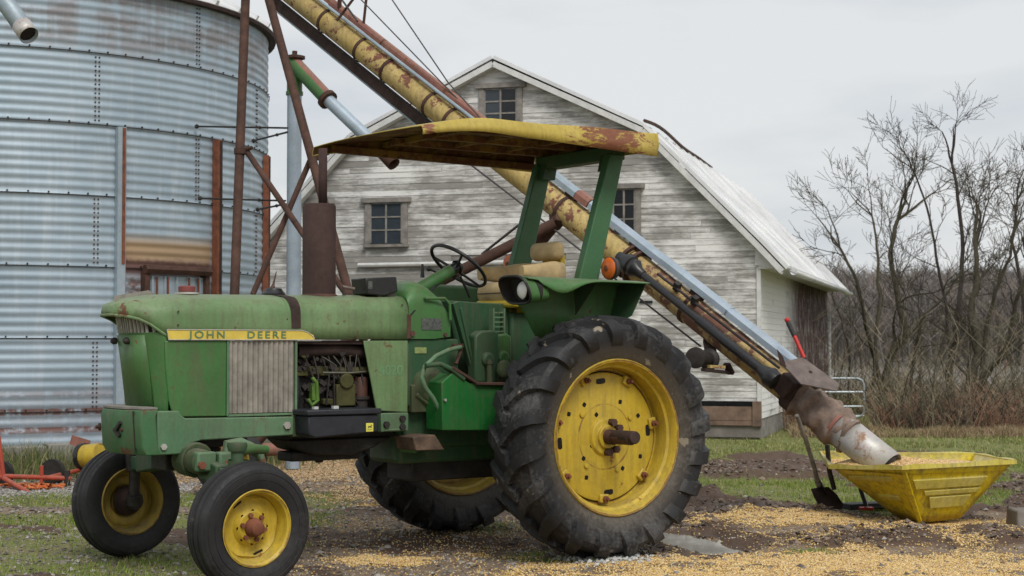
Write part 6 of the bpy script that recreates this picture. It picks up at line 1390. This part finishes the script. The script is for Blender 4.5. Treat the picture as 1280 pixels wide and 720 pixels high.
for s in (1, -1):
    e_ = bpy.data.objects.new('rear_wheel', None); COL.objects.link(e_); e_.parent = tr; e_.location = (0, s * .9175, .800); e_.empty_display_size = .1
    if s < 0: e_.rotation_euler = (0, radians(9), 0)
    else: first = e_
    if s > 0:
        ty = rt.build('rear_tyre', 'rubber_lug', e_, smooth=32); meT = ty.data
    else:
        ty = bpy.data.objects.new('rear_tyre', meT); COL.objects.link(ty); ty.parent = e_
    m1 = rear_rim().build('rear_rim', 'yellow_wheel', e_, smooth=35); 
    if s > 0: dd = rear_disc().build('wheel_disc', 'yellow_wheel', e_, smooth=35)
    else:
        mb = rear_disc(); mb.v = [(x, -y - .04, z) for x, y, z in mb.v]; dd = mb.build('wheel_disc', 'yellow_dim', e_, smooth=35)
    if s > 0:
        yD = .031
        mb = MB(); mb.lathe([(.0125, .4215), (.0155, .424), (.0105, .4290)], (0, 0, 0), (0, 1, 0), 64); mb.build('disc_gap', 'window_dark', e_)
        for k_ in range(7):      # wedge clamps round the disc
            a = radians(14 + k_ * 360 / 7 + 10); c_ = Vector((.405 * sin(a), .032, .405 * cos(a))); Rm = Matrix.Rotation(a, 3, 'Y'); mb = MB(); mb.box(c_, (.075, .035, .062), Rm)
            mb.build('wheel_clamp', 'yellow_wheel', e_, bevel=.008); mb = MB(); c_.y = .048; mb.hexbolt(c_, (0, 1, 0), .021, .022); mb.tube([c_, c_ + Vector((0, .045, 0))], .010, 8); mb.build('clamp_bolt', 'rust_bright', e_)
        mb = MB()      # slots and square holes cut in the disc
        def slot(a, rad, L, H, turn=0):
            a = radians(a); c_ = Vector((rad * sin(a), yD, rad * cos(a))); Rm = Matrix.Rotation(a + turn, 3, 'Y'); pts = []
            for j in range(16): q = 2 * pi * j / 16; pts.append(c_ + Rm @ Vector((L / 2 * math.copysign(abs(cos(q)) ** .5, cos(q)), 0, H / 2 * math.copysign(abs(sin(q)) ** .5, sin(q)))))
            m = MB(); m.add(pts, [tuple(range(16))]); m.build('disc_hole', 'window_dark', e_, smooth=0)
        for a in (5, 95, 185, 275): slot(a, .365, .075, .036)
        for a, rr_ in ((38, .27), (62, .33), (150, .30), (128, .22), (215, .26), (330, .26), (245, .33), (25, .16), (118, .12), (295, .31)): slot(a, rr_, .028, .028, radians(20))
        mb = MB(); 
        for a in (52, 205, 300, 140): m = MB(); m.lathe([(0, .018), (.012, .015), (.014, 0)], (.24 * sin(radians(a)), .031, .24 * cos(radians(a))), (0, 1, 0), 12); m.build('disc_stud', 'yellow_wheel', e_)
        mb.lathe([(.028, .13), (.05, .115), (.055, .08), (.075, .075), (.075, 0)], (0, 0, 0), (0, 1, 0), 32); mb.build('wheel_hub', 'yellow_wheel', e_, bevel=.004)
        mb = MB()
        for a in (268, 304, 340, 180, 215): a = radians(a); m = MB(); m.hexbolt((.100 * sin(a), .045, .100 * cos(a)), (0, 1, 0), .026, .05); m.build('hub_bolt', 'rust', e_)
        mb.lathe([(.07, .05), (.14, .048)], (0, 0, 0), (0, 1, 0), 20); mb.tube([(0, .07, 0), (0, .315, 0)], .043, 20); mb.build('axle_end', 'rust', e_, bevel=.004)
        mb = MB(); mb.bb(-.0435, .0435, .22, .30, -.008, .008); 
        mb.build('axle_keyway', 'engine_black', e_)
def front_wheel(s):
    e_ = bpy.data.objects.new('front_wheel', None); COL.objects.link(e_); e_.parent = tr; e_.location = (2.5275, s * .91 - (.04 if s < 0 else 0), .3706); e_.rotation_euler = (radians(-2.5 * s), 0, .0902); e_.empty_display_size = .1
    mb = MB(); R = .3706
    prof = [(.075, .212), (.088, .222), (.100, .26), (.104, .30), (.096, .333), (.084, .345), (.080, .352), (.060, .357), (.056, .349), (.048, .349), (.044, .361), (.022, .3655), (.018, .355), (.008, .355), (.004, .3706)]
    full = [(-a, b) for a, b in prof] + prof[::-1]; mb.lathe(full, (0, 0, 0), (0, 1, 0), 80); 
    for rr_, yy in ((.275, .1025), (.316, .1015)): mb.lathe([(yy - .004, rr_ - .004), (yy + .002, rr_), (yy - .004, rr_ + .004)], (0, 0, 0), (0, s, 0), 80)
    mb.build('front_tyre', 'rubber_front', e_, smooth=28)
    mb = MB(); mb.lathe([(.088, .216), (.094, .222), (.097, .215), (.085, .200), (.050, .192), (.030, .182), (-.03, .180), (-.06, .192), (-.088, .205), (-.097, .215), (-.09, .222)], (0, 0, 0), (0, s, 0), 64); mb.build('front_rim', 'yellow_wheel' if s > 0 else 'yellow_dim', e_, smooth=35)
    mb = MB(); pr = []
    # dished centre with four scalloped lobes
    secs = []
    for k_ in range(64):
        a = 2 * pi * k_ / 64; lob = .010 * max(0, cos(4 * a + .5)); row = [(.045, 0.02), (.045, .085), (.030, .100), (.012, .112), (.005, .140), (.010, .160), (.022, .178 - lob * 1.2), (.010, .182)]
        secs.append([Vector((rr_ * sin(a), s * yy, rr_ * cos(a))) for yy, rr_ in row])
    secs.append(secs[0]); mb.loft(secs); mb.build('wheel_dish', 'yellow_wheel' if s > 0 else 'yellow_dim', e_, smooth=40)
    if s > 0:
        for k_ in range(6): a = 2 * pi * k_ / 6 + .3; mb = MB(); mb.hexbolt((.073 * sin(a), .045, .073 * cos(a)), (0, 1, 0), .014, .018); mb.build('wheel_nut', 'rust_bright', e_)
        for k_ in range(8): a = 2 * pi * k_ / 8; mb = MB(); mb.lathe([(0, .008), (.0015, .008), (.0015, 0)], (.095 * sin(a), .036, .095 * cos(a)), (0, 1, 0), 8); mb.build('dish_hole', 'window_dark', e_)
        for a in (.6, 3.5): mb = MB(); mb.box((.158 * sin(a), .016, .158 * cos(a)), (.010, .006, .06), Matrix.Rotation(a + pi / 2, 3, 'Y')); mb.build('dish_slot', 'window_dark', e_)
        mb = MB(); mb.lathe([(.04, .056), (.075, .052), (.085, .044), (.105, .040), (.112, .030), (.114, 0)], (0, 0, 0), (0, 1, 0), 28); mb.build('hub_cap', 'rust_bright', e_, smooth=35)
    else:
        mb = MB(); mb.lathe([(-.0, .10), (-.06, .085), (-.09, .06), (-.13, .055), (-.13, 0)], (0, 0, 0), (0, s, 0), 28); mb.build('hub_back', 'rust_dark', e_, smooth=35)
front_wheel(1); front_wheel(-1)
